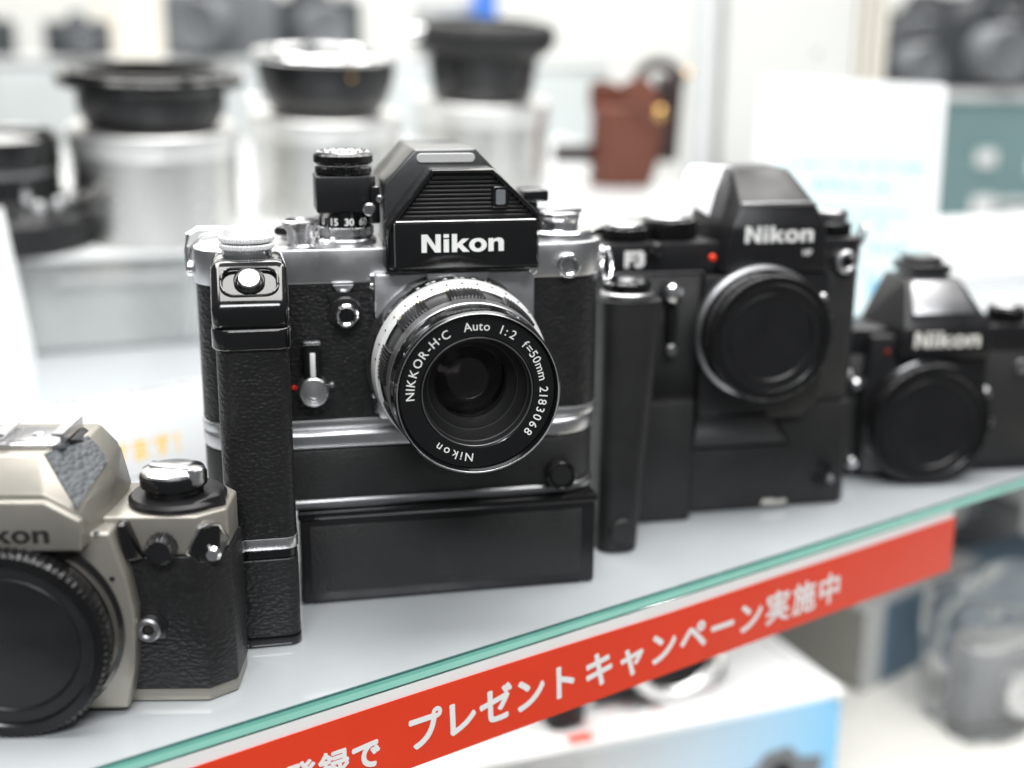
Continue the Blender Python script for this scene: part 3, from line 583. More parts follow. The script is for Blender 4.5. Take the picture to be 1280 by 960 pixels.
# ================================================================== all-black camera with motor drive, behind on the right
C3 = thing('film_camera', 'black film camera with motor drive, grip and black mount cap behind the sharp camera', 'camera', (75.2 + 24 * math.cos(R(12)), 494.7 + 24 * math.sin(R(12)), 0), 12)
def oct2(x0, x1, y0, y1, c): return [(x0 + c, y0), (x1 - c, y0), (x1, y0 + c), (x1, y1 - c), (x1 - c, y1), (x0 + c, y1), (x0, y1 - c), (x0, y0 + c)]
b = N(); prism(b, oct2(-72, 48, 0, 36, 3), 0.3, 46, 'z', 1.0, 2); md = obj('motor_drive', b, MAB, C3)
b = N(); box(b, -24.5, 21.5, -1.6, 2, 1.5, 28.5, 0.6); obj('battery_door', b, MAB, md)
b = N(); hull(b, [(-24, 0.5, 30), (20, 0.5, 30), (-24, 0.5, 45.5), (12, 0.5, 45.5), (-24, -6, 44), (6, -6, 44), (-24, -2, 30), (18, -2, 30)], 0.6); obj('drive_bulge', b, SAB, md)
b = N(); logo(b, 11, 2.6, lambda x, y: (8.2 + x + y * .3, -1.66, 2.2 + y)); obj('lettering', b, SPR, md, 0)
for x, z in ((37, 18), (35, 11)): b = N(); disc(b, 2.6, -1, 2.4, (x, 0, z), '-y', 24, 0.5); obj('terminal_cap', b, GLB, md)
b = N(); disc(b, 1.6, -1, 2.8, (39.5, 0, 12), '-y', 20, 0.5); obj('terminal_cap', b, DARKC, md)
def loft(bm, secs):
    rings = [[bm.verts.new(p) for p in s_] for s_ in secs]; n = len(rings[0])
    for A, B in zip(rings, rings[1:]):
        for k in range(n): bm.faces.new((A[k], A[(k + 1) % n], B[(k + 1) % n], B[k]))
    bm.faces.new(rings[0]); bm.faces.new(rings[-1]); bmesh.ops.recalc_face_normals(bm, faces=bm.faces); return bm
b = N(); loft(b, [[(x, y, z) for x, y in rrect(-73 + .01 * z, -57 + .085 * z, -36 + .04 * z, 2, 6, 6, (1, 1, 6, 6))] for z in (0.5, 20, 50, 80, 97, 98.8)]); g3 = obj('grip', b, MAB, C3)
b = N(); prism(b, rrect(-56.4, -25.5, -8, 2, 4, 5, (0, 0, 1, 3)), 0.5, 52, 'z', 0.8, 2, True); obj('grip_base', b, MAB, C3)
b = N(); disc(b, 5.4, 33, 37.2, (-64, 0, 9), '-y', 32, 0.8); obj('grip_cover', b, MAB, g3)
b = N(); disc(b, 10.2, 98.9, 101.4, (-60.5, -20, 0), 'z', 40, 0.5); obj('dial_seat', b, SATC, g3)
b = N(); kdisc(b, 9.0, 101.2, 105.2, (-60.5, -20, 0), 'z', 50, 0.2); obj('release_dial', b, GLB, g3)
b = N(); disc(b, 3.6, 105.2, 106, (-60.5, -20, 0), 'z', 30); obj('release_button', b, DARKC, g3)
b = N(); prism(b, oct2(-72, 48.5, 1, 34, 5), 46.2, 103, 'z', 0.5, 1); obj('body', b, LEA2, C3)
b = N(); prism(b, oct2(-72.4, 48.8, 0.4, 34.5, 5), 103.2, 116, 'z', 1.2, 2); tp3 = obj('top_plate', b, SAB, C3)
b = N(); text_flat(b, 'F3', 8.4, lambda x, y: (-51.2 + x, 0.3, 106.8 + y), 0.05, True, 1.1); obj('model_lettering', b, WPR, tp3, 0)
b = N(); box(b, -70, -22, -0.2, 2, 103.6, 104.3, 0.2); obj('trim_line', b, DARKC, tp3)
b = N(); prism(b, [(-23, 103), (-24, 46), (-18, 42), (22, 42), (30, 50), (31, 103)], -5, 1.5, 'y', 1.0, 2); obj('front_frame', b, SAB, C3)
mount_cap(C3, 0.2, 80, 21, 26.2, False, DARKC)
b = N(); lathe(b, [(25, 4.5), (27.4, 5.5), (27.4, 8.5), (26, 9.5)], (0.2, 0, 80), '-y', 96); obj('mount_ring', b, DARKC, C3)
p3 = [(-15.8, -6, 104), (29, -6, 104), (-13, -6, 122), (27, -6, 122), (-8.5, -3, 131), (23, -3, 131), (-6.5, 12, 143.5), (17, 12, 143.5), (-6.5, 36, 143.5), (17, 36, 143.5), (-20, 30, 118), (32, 30, 118), (-20, 36, 104), (33, 36, 104), (-18, 0, 104), (31.5, 0, 104), (-15, 2, 124), (28, 2, 124)]
b = N(); hull(b, p3, 1.0, 3); pr3 = obj('prism_housing', b, SAB, C3)
b = N(); box(b, -8.6, 23.2, -4.0, -2.4, 130.3, 131.8, 0.4); obj('prism_ledge', b, SATC, pr3)
b = N(); logo(b, 29.2, 6.6, lambda x, y: (-7.6 + x, -6.1, 123.6 + y - 7.6)); obj('lettering', b, WPR, pr3, 0)
b = N(); text_flat(b, 'HP', 3.2, lambda x, y: (19.5 + x, -6.1, 110.5 + y), 0.03); obj('model_lettering', b, WPR, pr3, 0)
b = N(); disc(b, 1.4, 4.6, 6.6, (-20.8, 0, 110.5), '-y', 24, 0.5); obj('red_lamp', b, REDL, C3)
b = N(); kdisc(b, 9.8, 116, 121.5, (-52, 12, 0), 'z', 50, 0.25); k1 = obj('frame_counter_dial', b, GLB, C3)
b = N(); disc(b, 7.6, 121.4, 123, (-52, 12, 0)); obj('dial_top', b, MACH, k1)
b = N(); hull(b, [(-66, 10, 118), (-66, 10, 121), (-46, 28, 118), (-46, 28, 123), (-40, 22, 118), (-40, 22, 123)], 0.6); obj('advance_lever', b, GLB, C3)
b = N(); kdisc(b, 11.2, 116, 124.0, (-33, 14, 0), 'z', 60, 0.25); k2 = obj('speed_dial', b, GLB, C3)
b = N(); disc(b, 9.4, 123.8, 125.2, (-33, 14, 0)); obj('dial_top', b, SATC, k2)
b = N(); disc(b, 2.4, 125.2, 126.8, (-33, 14, 0), 'z', 24); obj('lock_button', b, POLC, k2)
b = N(); disc(b, 2.6, 0, 7, (-44, -0.5, 114.5), '-y', 24, 0.8); b2 = obj('power_switch', b, SAB, C3)
b = N(); lathe(b, [(4.2, 0), (4.2, 3), (3.6, 5.4), (1.8, 6.4), (0, 6.6)], (-36, 0, 96.5), '-y', 32); obj('preview_button', b, POLC, C3)
b = N(); kdisc(b, 4.6, 0, 3, (-36, 0, 96.5), '-y', 30, .2); obj('preview_collar', b, SAB, C3)
b = N(); hull(b, [(-38.5, 0, 91), (-33, 0, 91), (-38, -5, 90), (-34, -5, 90), (-37.5, 0, 72), (-34, 0, 72), (-37, -4, 72), (-34.6, -4, 72)], .6); obj('self_timer_lever', b, GLB, C3)
b = N(); disc(b, 2.2, 0, 5.4, (-36, 0, 73), '-y', 20); obj('lever_pivot', b, DARKC, C3)
b = N(); ring(b, 2.6, 4.8, -1, 2.8, (39.4, 0, 106.5), '-y', 36, 0.6); fs3 = obj('flash_socket', b, SATC, C3)
b = N(); box(b, 37.4, 41.4, -2.4, 0, 105.7, 107.3, .3); obj('socket_slot', b, GLB, fs3)
b = N(); kdisc(b, 8.0, 116, 121.5, (38, 12, 0), 'z', 50, 0.2); rk3 = obj('rewind_base', b, GLB, C3)
b = N(); disc(b, 6.4, 121.5, 126.5, (38, 12, 0), 'z', 36, 0.8); obj('rewind_knob', b, DARKC, rk3)
b = N(); lathe(b, [(0, 0), (2.4, .3), (2.8, 1.5), (1.8, 2.8), (0, 3)], (48.6, 12, 111), 'x', 24); l3 = obj('strap_lug', b, POLC, C3)
b = N(); tube(b, [(51.6 + 1.2 * math.sin(t), 11 + 2.6 * math.cos(t), 115.5 + 4.6 * math.sin(t)) for t in [2 * math.pi * k / 16 for k in range(16)]], 0.9, 8, True); obj('strap_ring', b, POLC, l3)
for x, z in ((27.4, 93), (29.6, 84), (29.2, 70)): b = N(); lathe(b, [(1.9, 4), (1.9, 7.4), (1.2, 8.2), (0, 8.4)], (x, 0, z), '-y', 24); obj('release_catch', b, SATC, C3)
b = N(); lathe(b, [(2.4, 0), (2.8, 1.4), (2, 3), (0, 3.4)], (48, 10, 56), 'x', 24); obj('side_terminal', b, MACH, C3)

# frosted plastic tag hanging over the black camera's dials
b = N(); prism(b, [(-13, 3), (-13, 14), (-9, 19), (9, 19), (13, 14), (12, -4), (6, -9), (-2, -4)], -0.7, 0.7, 'y', 0.4, 2)
tg = tag(obj('plastic_tag', b, FROST), 'frosted white plastic tag leaning on the prism of the black motor drive camera', 'tag')
place(tg, (83, 513, 127), 0, (R(-25), R(3), R(14)))

# ================================================================== blurred black camera at the far right
C4 = thing('film_camera', 'black film camera body with black mount cap, blurred, at the right edge', 'camera', (188, 533, 0), 8)
o4 = oct2(-55, 72, 15, 44, 6)
b = N(); prism(b, o4, 0.3, 4.5, 'z', 0.6); obj('base_plate', b, SAB, C4)
b = N(); prism(b, grow(o4, -.4), 4.6, 58, 'z', 0.4, 1); obj('body', b, LEA2, C4)
b = N(); prism(b, o4, 58.1, 70, 'z', 1.2, 2); obj('top_plate', b, SAB, C4)
b = N(); prism(b, [(-27, 68), (-30, 30), (-27, 3), (27, 3), (30, 30), (28, 68)], 8, 15.5, 'y', 1.2, 2); obj('front_frame', b, SAB, C4)
mount_cap(C4, 0.2, 28.6, 1.5, 28.8, False, SAB)
b = N(); lathe(b, [(27.4, -8.5), (29.2, -7.6), (29.2, -4.5), (28, -3.8)], (0.2, 0, 28.6), '-y', 96); obj('mount_ring', b, GLB, C4)
p4 = [(-16, 4, 58), (28, 4, 58), (-15, 4, 72), (27, 4, 72), (-11, 6, 76), (23, 6, 76), (-8.5, 18, 91.5), (16.5, 18, 91.5), (-8.5, 42, 91.5), (16.5, 42, 91.5), (-22, 40, 66), (33, 40, 66), (-18, 14, 66), (30, 14, 66)]
b = N(); hull(b, p4, 1.2, 3); pr4 = obj('prism_housing', b, SAB, C4)
b = N(); hull(b, [(-9.5, 6.2, 78), (20.5, 6.2, 78), (-7, 16.6, 91), (15, 16.6, 91), (-9.5, 7.2, 78), (20.5, 7.2, 78), (-7, 18, 91), (15, 18, 91)], 0.3); obj('prism_face', b, DARKC, pr4)
b = N(); logo(b, 31, 7.2, lambda x, y: (-9.3 + x, 3.9, 63.2 + y)); obj('lettering', b, SPR, pr4, 0)
b = N(); box(b, -4.5, 11.5, 20, 38, 91.6, 93.5, 0.3); hs4 = obj('accessory_shoe', b, DARKC, C4)
b = N(); box(b, -6.5, 12.5, 18, 40, 93.6, 97.6, 1.2); obj('shoe_cover', b, SAB, hs4)
b = N(); box(b, -4, 10, 22, 38, 97.7, 100.6, 1.0); obj('shoe_cover', b, GLB, hs4)
b = N(); text_flat(b, 'HP', 4.2, lambda x, y: (25 + x, 7.8, 59 + y), 0.03); obj('model_lettering', b, SPR, C4, 0)
b = N(); disc(b, 1.1, -8, -6.4, (-20, 0, 61.0), '-y', 20); obj('index_dot', b, mat('dark_red_paint', (0.22, 0.012, 0.01), 0.5), C4)
b = N(); kdisc(b, 8.6, 70, 76.5, (46, 27, 0), 'z', 44, .2); s4 = obj('speed_dial', b, GLB, C4)
b = N(); disc(b, 6.6, 76.5, 77.8, (46, 27, 0)); obj('dial_top', b, SATC, s4)
b = N(); disc(b, 5, 70, 76, (62, 24, 0)); obj('shutter_button', b, DARKC, C4)
b = N(); kdisc(b, 9.5, 70, 77.5, (-40, 29, 0), 'z', 44, .2); r4 = obj('rewind_knob', b, GLB, C4)
b = N(); disc(b, 6.5, 77.5, 79.5, (-40, 29, 0)); obj('knob_top', b, DARKC, r4)
for x, z in ((29.8, 40), (32.5, 26)): b = N(); lathe(b, [(2.6, -15), (2.8, -9), (1.6, -7.6), (0, -7.4)], (x, 0, z), '-y', 24); obj('release_catch', b, SATC, C4)
for x, z in ((-31.5, 45), (-30.5, 8)): b = N(); lathe(b, [(2.8, -15), (2.8, -11), (1.8, -9.6), (0, -9.4)], (x, 0, z), '-y', 24); obj('front_terminal', b, POLC, C4)
b = N(); ring(b, 2.0, 3.2, -15, -12.5, (49, 0, 51), '-y', 30); obj('flash_socket', b, DARKC, C4)

# ================================================================== red campaign strip under the glass edge
st = thing('promotion_strip', 'red paper strip with white lettering hanging under the green glass edge', 'banner', ef(0), EY)
def bulge(s, z): return -0.5 - (0.9 + 0.8 * math.sin((s + 40) / 85.0)) * max(0.0, (-z - 6) / 27.0)
def sheet(bm, s0, s1, z0, z1, n, top=None, off=0.0, thick=0.25):
    rows = []
    for k in range(n + 1):
        s = s0 + (s1 - s0) * k / n; zt = z1 + (top(s) if top else 0)
        for q in (0, .5, 1):
            z = z0 + (zt - z0) * q
            rows.append((s, bulge(s, z) - off, z))
    A = [bm.verts.new(p) for p in rows]; B = [bm.verts.new((x, y + thick, z)) for x, y, z in rows]
    for k in range(n):
        for q in (0, 1):
            i = k * 3 + q; bm.faces.new((A[i], A[i + 3], A[i + 4], A[i + 1])); bm.faces.new((B[i], B[i + 1], B[i + 4], B[i + 3]))
    for k in range(n):
        for q in (0, 2): i = k * 3 + q; bm.faces.new((A[i], A[i + 3], B[i + 3], B[i]))
    for i in (0, 1): bm.faces.new((A[i], A[i + 1], B[i + 1], B[i])); j = n * 3 + i; bm.faces.new((A[j], A[j + 1], B[j + 1], B[j]))
    bmesh.ops.recalc_face_normals(bm, faces=bm.faces); return bm
b = N(); sheet(b, -150, 372, -33.2, -9.0, 80, lambda s: 0.7 * math.sin(s / 60.0) + (1.0 if s > 200 else 0) * min(1, (s - 200) / 60.0)); obj('strip_sheet', b, REDS, st)
b = N(); sheet(b, -150, 371, -10.5, -4.9, 60, None, -0.5); obj('white_backing', b, STW, st)
b = N()
def strip_text(s_, s0, pitch, size, z, sx=1.0):
    for i, ch in enumerate(s_):
        vs, fs = glyphs(ch, size, 0.0); rr = 0.46 if ord(ch) < 0x4e00 else 0.34
        for k in range(9):
            ox, oz = (0, 0) if k == 8 else (rr * math.cos(k * math.pi / 4), rr * math.sin(k * math.pi / 4))
            put2d(b, vs, fs, lambda x, y: (s0 + i * pitch + x * sx + ox, bulge(s0 + i * pitch + x * sx + ox, z + y + oz) - 0.10 - k * 0.006, z + y + oz))
strip_text('ご登録で', 38.6, 11.1, 10.6, -27.2)
strip_text('プレゼント', 91.5, 14.0, 13.6, -26.6)
strip_text('キャンペーン実施中', 163.5, 15.1, 14.0, -26.9)
obj('strip_lettering', b, STW, st, 0)

# ================================================================== tins, adapters, lens and case on the riser
def riser_z(x, y):                            # height of the sloping riser top under a point
    a = R(RY); d = -(x - RO[0]) * math.sin(a) + (y - RO[1]) * math.cos(a); return 62.2 + (d - 0.5) * math.tan(R(TILT))
def slope(t, x, y, up=0.0, yaw=0):            # stand a thing on the sloping riser
    q = Matrix.Rotation(R(RY), 3, 'Z') @ Matrix.Rotation(R(TILT), 3, 'X'); n_ = q @ Vector((0, 0, 1))
    t.location = (Vector((x, y, riser_z(x, y))) + n_ * (up + 0.15)) * S
    t.rotation_euler = (q @ Matrix.Rotation(R(yaw), 3, 'Z')).to_euler(); return t
def tin(x, y, label):
    t = thing('metal_tin', label, 'tin', (x, y, 0), 0, 'metal tins in a row on the riser'); slope(t, x, y)
    b = N(); lathe(b, [(0, 0), (53.5, 0), (54.5, 1), (54.5, 58), (53, 58.5)], n=96); obj('tin_body', b, TIN, t)
    b = N(); lathe(b, [(54.6, 57), (55.4, 57.2), (55.6, 58), (55.6, 71.2), (54.8, 72.2), (52, 72.6), (50, 72.0), (0, 72.0)], n=96); obj('lid', b, TINL, t)
    return t
TC = [(-243, 850), (-141, 942), (-29, 1052)]
tin(*TC[0], 'brushed metal tin beside the black lens, carrying the black flanged ring')
tin(*TC[1], 'brushed metal tin in the middle, carrying the black and silver ring')
tin(*TC[2], 'brushed metal tin beside the brown leather case, carrying the knurled black ring')
tz = 68.2 + 72.7
A1 = thing('lens_adapter', 'black ring with wide flange lying on the left metal tin', 'adapter'); slope(A1, *TC[0], 72.4)
b = N(); lathe(b, [(34, 0.2), (41, 0.2), (44, 3), (47.2, 12), (48, 27), (46.5, 28.5), (44, 27), (43, 8), (36, 8), (36, 0.2)], n=144, rmod=lambda t, i: (0.5 if math.sin(24 * t) > 0 else -0.5) if i == 3 else 0); obj('barrel', b, SAB, A1)
b = N(); ring(b, 44, 60.5, 27.0, 35.0, n=96, bev=1.6); obj('flange', b, GLB, A1)
b = N(); ring(b, 42.5, 53, 35.0, 37, n=96, bev=0.5); obj('face_ring', b, SAB, A1)
A2 = thing('lens_adapter', 'black ring with polished silver rim lying on the middle metal tin', 'adapter'); slope(A2, *TC[1], 72.4)
b = N(); lathe(b, [(30, 0.2), (38, 0.2), (42, 4), (46.5, 14), (49.5, 24), (50.5, 39), (48, 39), (44, 22), (30, 6), (30, .2)], n=96); obj('barrel', b, SAB, A2)
b = N(); ring(b, 42, 53, 39.2, 43.5, n=96, bev=1.4); obj('silver_rim', b, POLC, A2)
b = N(); ring(b, 36, 42, 38, 41, n=96, bev=.5); obj('inner_ring', b, SAB, A2)
b = N(); disc(b, 1.7, 0, 1.6, (8, -49.5, 30), '-y', 20); obj('index_screw', b, GOLD, A2)
b = N(); kdisc(b, 2.6, 0, 14, (-46, -16, 12), '-x', 20, .2); obj('lock_knob', b, MACH, A2)
A3 = thing('lens_adapter', 'dark knurled ring with silver lock knob on the right metal tin', 'adapter'); slope(A3, *TC[2], 72.4)
b = N(); lathe(b, [(32, 0.2), (40, 0.2), (41, 2), (45, 34), (40, 34), (32, 8), (32, .2)], n=96); obj('barrel', b, SAB, A3)
b = N(); lathe(b, [(40, 34.2), (48, 35), (54, 40), (57.5, 46), (57.5, 55), (54, 60), (45, 61.5), (42, 57), (40, 34.2)], n=360, rmod=lambda t, i: (0.8 if math.sin(60 * t) > 0 else -0.8) if i in (3, 4) else 0); obj('knurled_collar', b, MAB, A3)
b = N(); lathe(b, [(0, 0), (5, .5), (6, 5), (5, 10), (0, 11)], (-55, -14, 53), '-x', 32); obj('lock_knob', b, POLC, A3)
b = N(); hull(b, [(-50, -24, 14), (-41, -24, 14), (-50, -20, 40), (-42, -20, 40), (-44, -30, 16), (-44, -28, 38)], 1.5); obj('lock_arm', b, SAB, A3)

LN = thing('photo_lens', 'black photographic lens standing on its rear at the left edge', 'lens'); slope(LN, -332, 812)
b = N(); lathe(b, [(28, 0), (56, 0.2), (58, 2), (58, 20), (55, 24), (44, 27), (37, 31), (36, 34), (36, 46)], n=96); obj('wide_ring', b, SAB, LN)
b = N(); ring(b, 30, 36.6, 46.2, 50, n=96); obj('trim_ring', b, DARKC, LN)
b = N(); lathe(b, [(34, 50.2), (37.4, 51), (37.6, 68), (36, 69), (33.5, 68), (32, 62)], n=96); obj('front_barrel', b, GLB, LN)
b = N(); lathe(b, [(33.4, 62), (20, 65), (0, 66.6)], n=64); obj('front_element', b, PEARL, LN)
for a_ in (-62, -40, -18):
    a = R(a_); b = N(); disc(b, 3.4, 0, 4, (37 * math.cos(a) + 4, 37 * math.sin(a) - 3, 29), '-y', 20); obj('chrome_stud', b, POLC, LN)
b = N(); box(b, 12, 17, -38.5, -36, 30, 42, 1); obj('chrome_stud', b, POLC, LN)

LC = thing('leather_case', 'brown leather camera case with brass stud and dark strap loop, blurred', 'case'); slope(LC, 97, 1090, 0, -10)
def loft(bm, secs):
    rings = [[bm.verts.new(p) for p in s_] for s_ in secs]; n = len(rings[0])
    for A, B in zip(rings, rings[1:]):
        for k in range(n): bm.faces.new((A[k], A[(k + 1) % n], B[(k + 1) % n], B[k]))
    bm.faces.new(rings[0]); bm.faces.new(rings[-1]); bmesh.ops.recalc_face_normals(bm, faces=bm.faces); return bm
b = N(); loft(b, [[(x, y, z) for x, y in rrect(-31 - .02 * z, 22 + 0.24 * z, -20 - .05 * z + .0016 * (z - 30) ** 2, 18, 15, 8)] for z in (0.3, 4, 20, 45, 62, 66)]); obj('case_body', b, BROWN, LC)
b = N(); prism(b, [(-32, 60), (-33, 80), (-29, 85), (-20, 86), (-8, 82), (12, 78), (28, 78), (38, 80), (42, 76), (41, 60)], 13, 17, 'y', 0.8, 2); obj('back_flap', b, BROWN, LC)
b = N(); prism(b, [(-14, 88), (2, 94), (10, 90), (26, 62), (24, 52), (14, 50), (4, 60), (-14, 78)], -24.5, -21, 'y', 0.8, 2); obj('closing_strap', b, BROWN, LC)
b = N(); lathe(b, [(5.2, 0), (5.3, 2), (3.6, 3.8), (0, 4.4)], (20, -24.3, 64), '-y', 32); obj('brass_stud', b, GOLD, LC)
b = N(); tube(b, [(26 + 17 * math.cos(t), 6 - 8 * math.cos(t), 82 + 20 * math.sin(t)) for t in [R(10 + 13 * k) for k in range(15)]], 5.0, 10); obj('strap_loop', b, BROWND, LC)
b = N(); box(b, 24, 40, -21, 14, 22, 92, 3); obj('side_gusset', b, BROWND, LC)
b = N(); box(b, -64, -30, -4, 8, 18, 32, 2); obj('side_strap', b, BROWND, LC)
b = N(); hull(b, [(48, 6, 92), (56, 6, 96), (54, 6, 90), (48, 9, 92), (56, 9, 96), (54, 9, 90), (52, 8, 99)], 0.8); obj('buckle', b, GOLD, LC)

# ================================================================== signs and cards
SG = thing('display_sign', 'pale blue and white upright card sign standing behind the black cameras', 'sign', (196, 712, 0), 8)
SG.rotation_euler = (R(-7), R(2.5), R(8))
b = N(); prism(b, rrect(-62, 52, 26, 176, 4, 5), -1.0, 1.0, 'y', 0.2, 1, True); obj('sign_board', b, WHITE, SG)
b = N(); prism(b, rrect(-49, 45, 30, 158, 1, 2), -1.5, -1.02, 'y'); obj('printed_panel', b, CYAN, SG)
b = N()
random.seed(3)
for z, h_, x0, x1 in ((126, 2.6, -40, 36), (114, 4.6, -26, 24), (99, 2.6, -14, 30), (92, 2.4, -14, 18), (78, 4.5, 2, 30), (64, 3, -5, 28)):
    x = x0
    while x < x1:
        w = random.uniform(1.2, 4.2)
        for q in range(2):
            zz_ = z + q * h_ * .5
            if random.random() < .75: box(b, x + random.uniform(0, 1), x + w, -1.75, -1.52, zz_, zz_ + h_ * random.uniform(.15, .45))
        x += w + random.uniform(.8, 3.2)
obj('printed_lines', b, TEALP, SG, 0)
b = N(); box(b, 12, 18, -1.8, -1.55, 42, 62); obj('printed_block', b, SKYB, SG, 0)
b = N(); hull(b, [(-40, -20, 0.4), (30, -20, 0.4), (-40, 30, .4), (30, 30, .4), (-40, 3, 30), (30, 3, 30), (-40, -3, 30), (30, -3, 30)], 1); obj('sign_foot', b, ACRY, SG)

PC = thing('price_card', 'white price card with yellow lettering standing behind the champagne camera', 'card', (-177, 527, 0), 40)
PC.rotation_euler = (R(-20), 0, R(40))
b = N(); box(b, -130, 54, 0, 0.8, 0.6, 40.5, 0.15); obj('card_sheet', b, mat('card_paper', (0.60, 0.61, 0.62), 0.55, 0, None, 0.05, 0.02), PC)
b = N(); text_flat(b, 'いただけます！', 11.0, lambda x, y: (0 + x, -0.08, 9.0 + y), 0.02, True, 0.95); obj('card_lettering', b, YEL, PC, 0)
b = N(); text_flat(b, '0', 15, lambda x, y: (-40 + x, -0.08, 21 + y), 0.02); obj('card_lettering', b, YEL, PC, 0)
b = N()
for k in range(60):
    x = -128 + k * 3.0
    if random.random() < .6: box(b, x, x + random.uniform(.8, 2.6), -0.2, -0.02, 39.3, 39.9)
obj('dotted_border', b, GREY, PC, 0)
b = N(); hull(b, [(-100, 0.9, 1), (30, 0.9, 1), (-100, 22, -5), (30, 22, -5), (-100, .9, 20), (30, .9, 20)], .3); obj('card_stand', b, ACRY, PC)
b = N(); box(b, -90, 0, -0.8, 0.8, 0.2, 96, 0.3); wc = tag(obj('white_card', b, WHITE), 'plain white card standing upright, cut off by the left photo edge', 'card')
place(wc, (-298, 752, 0), 0, (R(-6), R(-7), R(18)))

# ================================================================== lower shelf goods
BX = thing('carton', 'white carton with sky blue front and a camera picture on the lower shelf', 'box', (26, 577, -220), 22)
b = N(); box(b, -80, 178, 0, 84, 0.3, 55, 0.8); bxo = obj('carton_body', b, WHITE, BX)
GRAD = mat('blue_gradient_print', (0.3, 0.6, 0.85), 0.35)
_nt = GRAD.node_tree; _b = _nt.nodes['Principled BSDF']; _tc = _nt.nodes.new('ShaderNodeTexCoord'); _sx = _nt.nodes.new('ShaderNodeSeparateXYZ'); _cr = _nt.nodes.new('ShaderNodeValToRGB'); _mr = _nt.nodes.new('ShaderNodeMapRange')
_mr.inputs[1].default_value = 0.02; _mr.inputs[2].default_value = 0.18; _nt.links.new(_tc.outputs['Object'], _sx.inputs[0]); _nt.links.new(_sx.outputs[0], _mr.inputs[0]); _nt.links.new(_mr.outputs[0], _cr.inputs[0])
_cr.color_ramp.elements[0].color = (0.84, 0.87, 0.89, 1); _cr.color_ramp.elements[1].color = (0.20, 0.52, 0.80, 1); _nt.links.new(_cr.outputs[0], _b.inputs['Base Color'])
b = N(); box(b, 10, 177.6, -0.6, -0.05, 1, 52); obj('blue_panel', b, GRAD, BX)
b = N(); prism(b, [(112, 1.5), (166, 1.5), (168, 16), (152, 18), (144, 27), (128, 25), (122, 17), (112, 15)], -1.0, -0.65, 'y'); pic = obj('camera_picture', b, GREY, BX, 0)
b = N(); disc(b, 8, 1.02, 1.3, (139, 0, 10), '-y', 32, .05); obj('picture_lens', b, VOID, BX)
b = N(); box(b, 170, 178, -3, 84, 51, 58, 2); obj('tuck_flap', b, WHITE, BX)
b = N()
for k in range(40): x, y = random.uniform(0, 110), random.uniform(8, 60); box(b, x, x + random.uniform(3, 10), y, y + 2.2, 55.05, 55.25)
obj('pink_print', b, PINK, BX, 0)['kind'] = 'stuff'
b = N(); prism(b, rrect(8, 24, 4, 12, 3, 4), 55.05, 55.3, 'z'); obj('red_mark', b, REDL, BX, 0)

DC = thing('digital_camera', 'dark camera with chrome lens ring standing on the white carton', 'camera', (84, 636, -164.6), 22)
b = N(); box(b, -74, 46, 0, 26, 0.1, 80, 4, 3); obj('body', b, FARD, DC)
b = N(); lathe(b, [(32, 0), (33, 2), (33, 10), (31, 13), (26, 13), (24, 10)], (6, 0, 33.4), '-y', 64); ln = obj('lens', b, MACH, DC)
b = N(); lathe(b, [(24.4, 10.5), (20, 8), (11, 6), (0, 8)], (6, 0, 33.4), '-y', 64); obj('front_element', b, VOID, ln)
b = N(); prism(b, rrect(-73, -50, -16, 3, 8, 5), 1, 76, 'z', 1, 2, True); obj('grip', b, MAB, DC)
b = N(); box(b, -48, -42, -2.5, 1, 2, 74, 1); obj('trim_bar', b, MACH, DC)

GB = thing('carton', 'grey carton with slate blue side on the lower shelf beyond the white carton', 'box', (262, 800, -220), 38)
b = N(); box(b, -62, 70, -30, 62, 0.3, 62, 1); obj('carton_body', b, GREYL, GB)
b = N(); box(b, -42, 68, -30.8, -30.05, 2, 59); obj('slate_panel', b, SLATE, GB)
b = N(); box(b, -62.8, -62.05, -29, 60, 2, 59); obj('side_panel', b, mat('warm_grey_card', (0.22, 0.22, 0.20), 0.5), GB)
b = N()
for k in range(8): x, y = random.uniform(-50, 40), random.uniform(-20, 40); box(b, x, x + 8, y, y + 3, 62.05, 62.2)
obj('pink_print', b, PINK, GB, 0)['kind'] = 'stuff'
LG = thing('photo_lens', 'grey lens lying on top of the grey carton, blurred', 'lens', (275, 838, -157), 30)
b = N(); lathe(b, [(0, 0), (26, 0), (30, 3), (30, 30), (26, 34), (24, 48), (20, 52)], (0, 0, 30.2), 'x', 64); obj('barrel', b, GREYL, LG)
b = N(); ring(b, 20, 27, 48, 54, (0, 0, 30.2), 'x'); obj('rim', b, GREY, LG)
WB = thing('carton', 'plain white carton at the right end of the lower shelf', 'box', (455, 1010, -220), 24)
b = N(); box(b, -85, 190, -60, 120, 0.3, 70, 1); obj('carton_body', b, WHITE, WB)
b = N(); box(b, -60, 150, -60.8, -60.05, 10, 55); obj('side_panel', b, GREYL, WB)

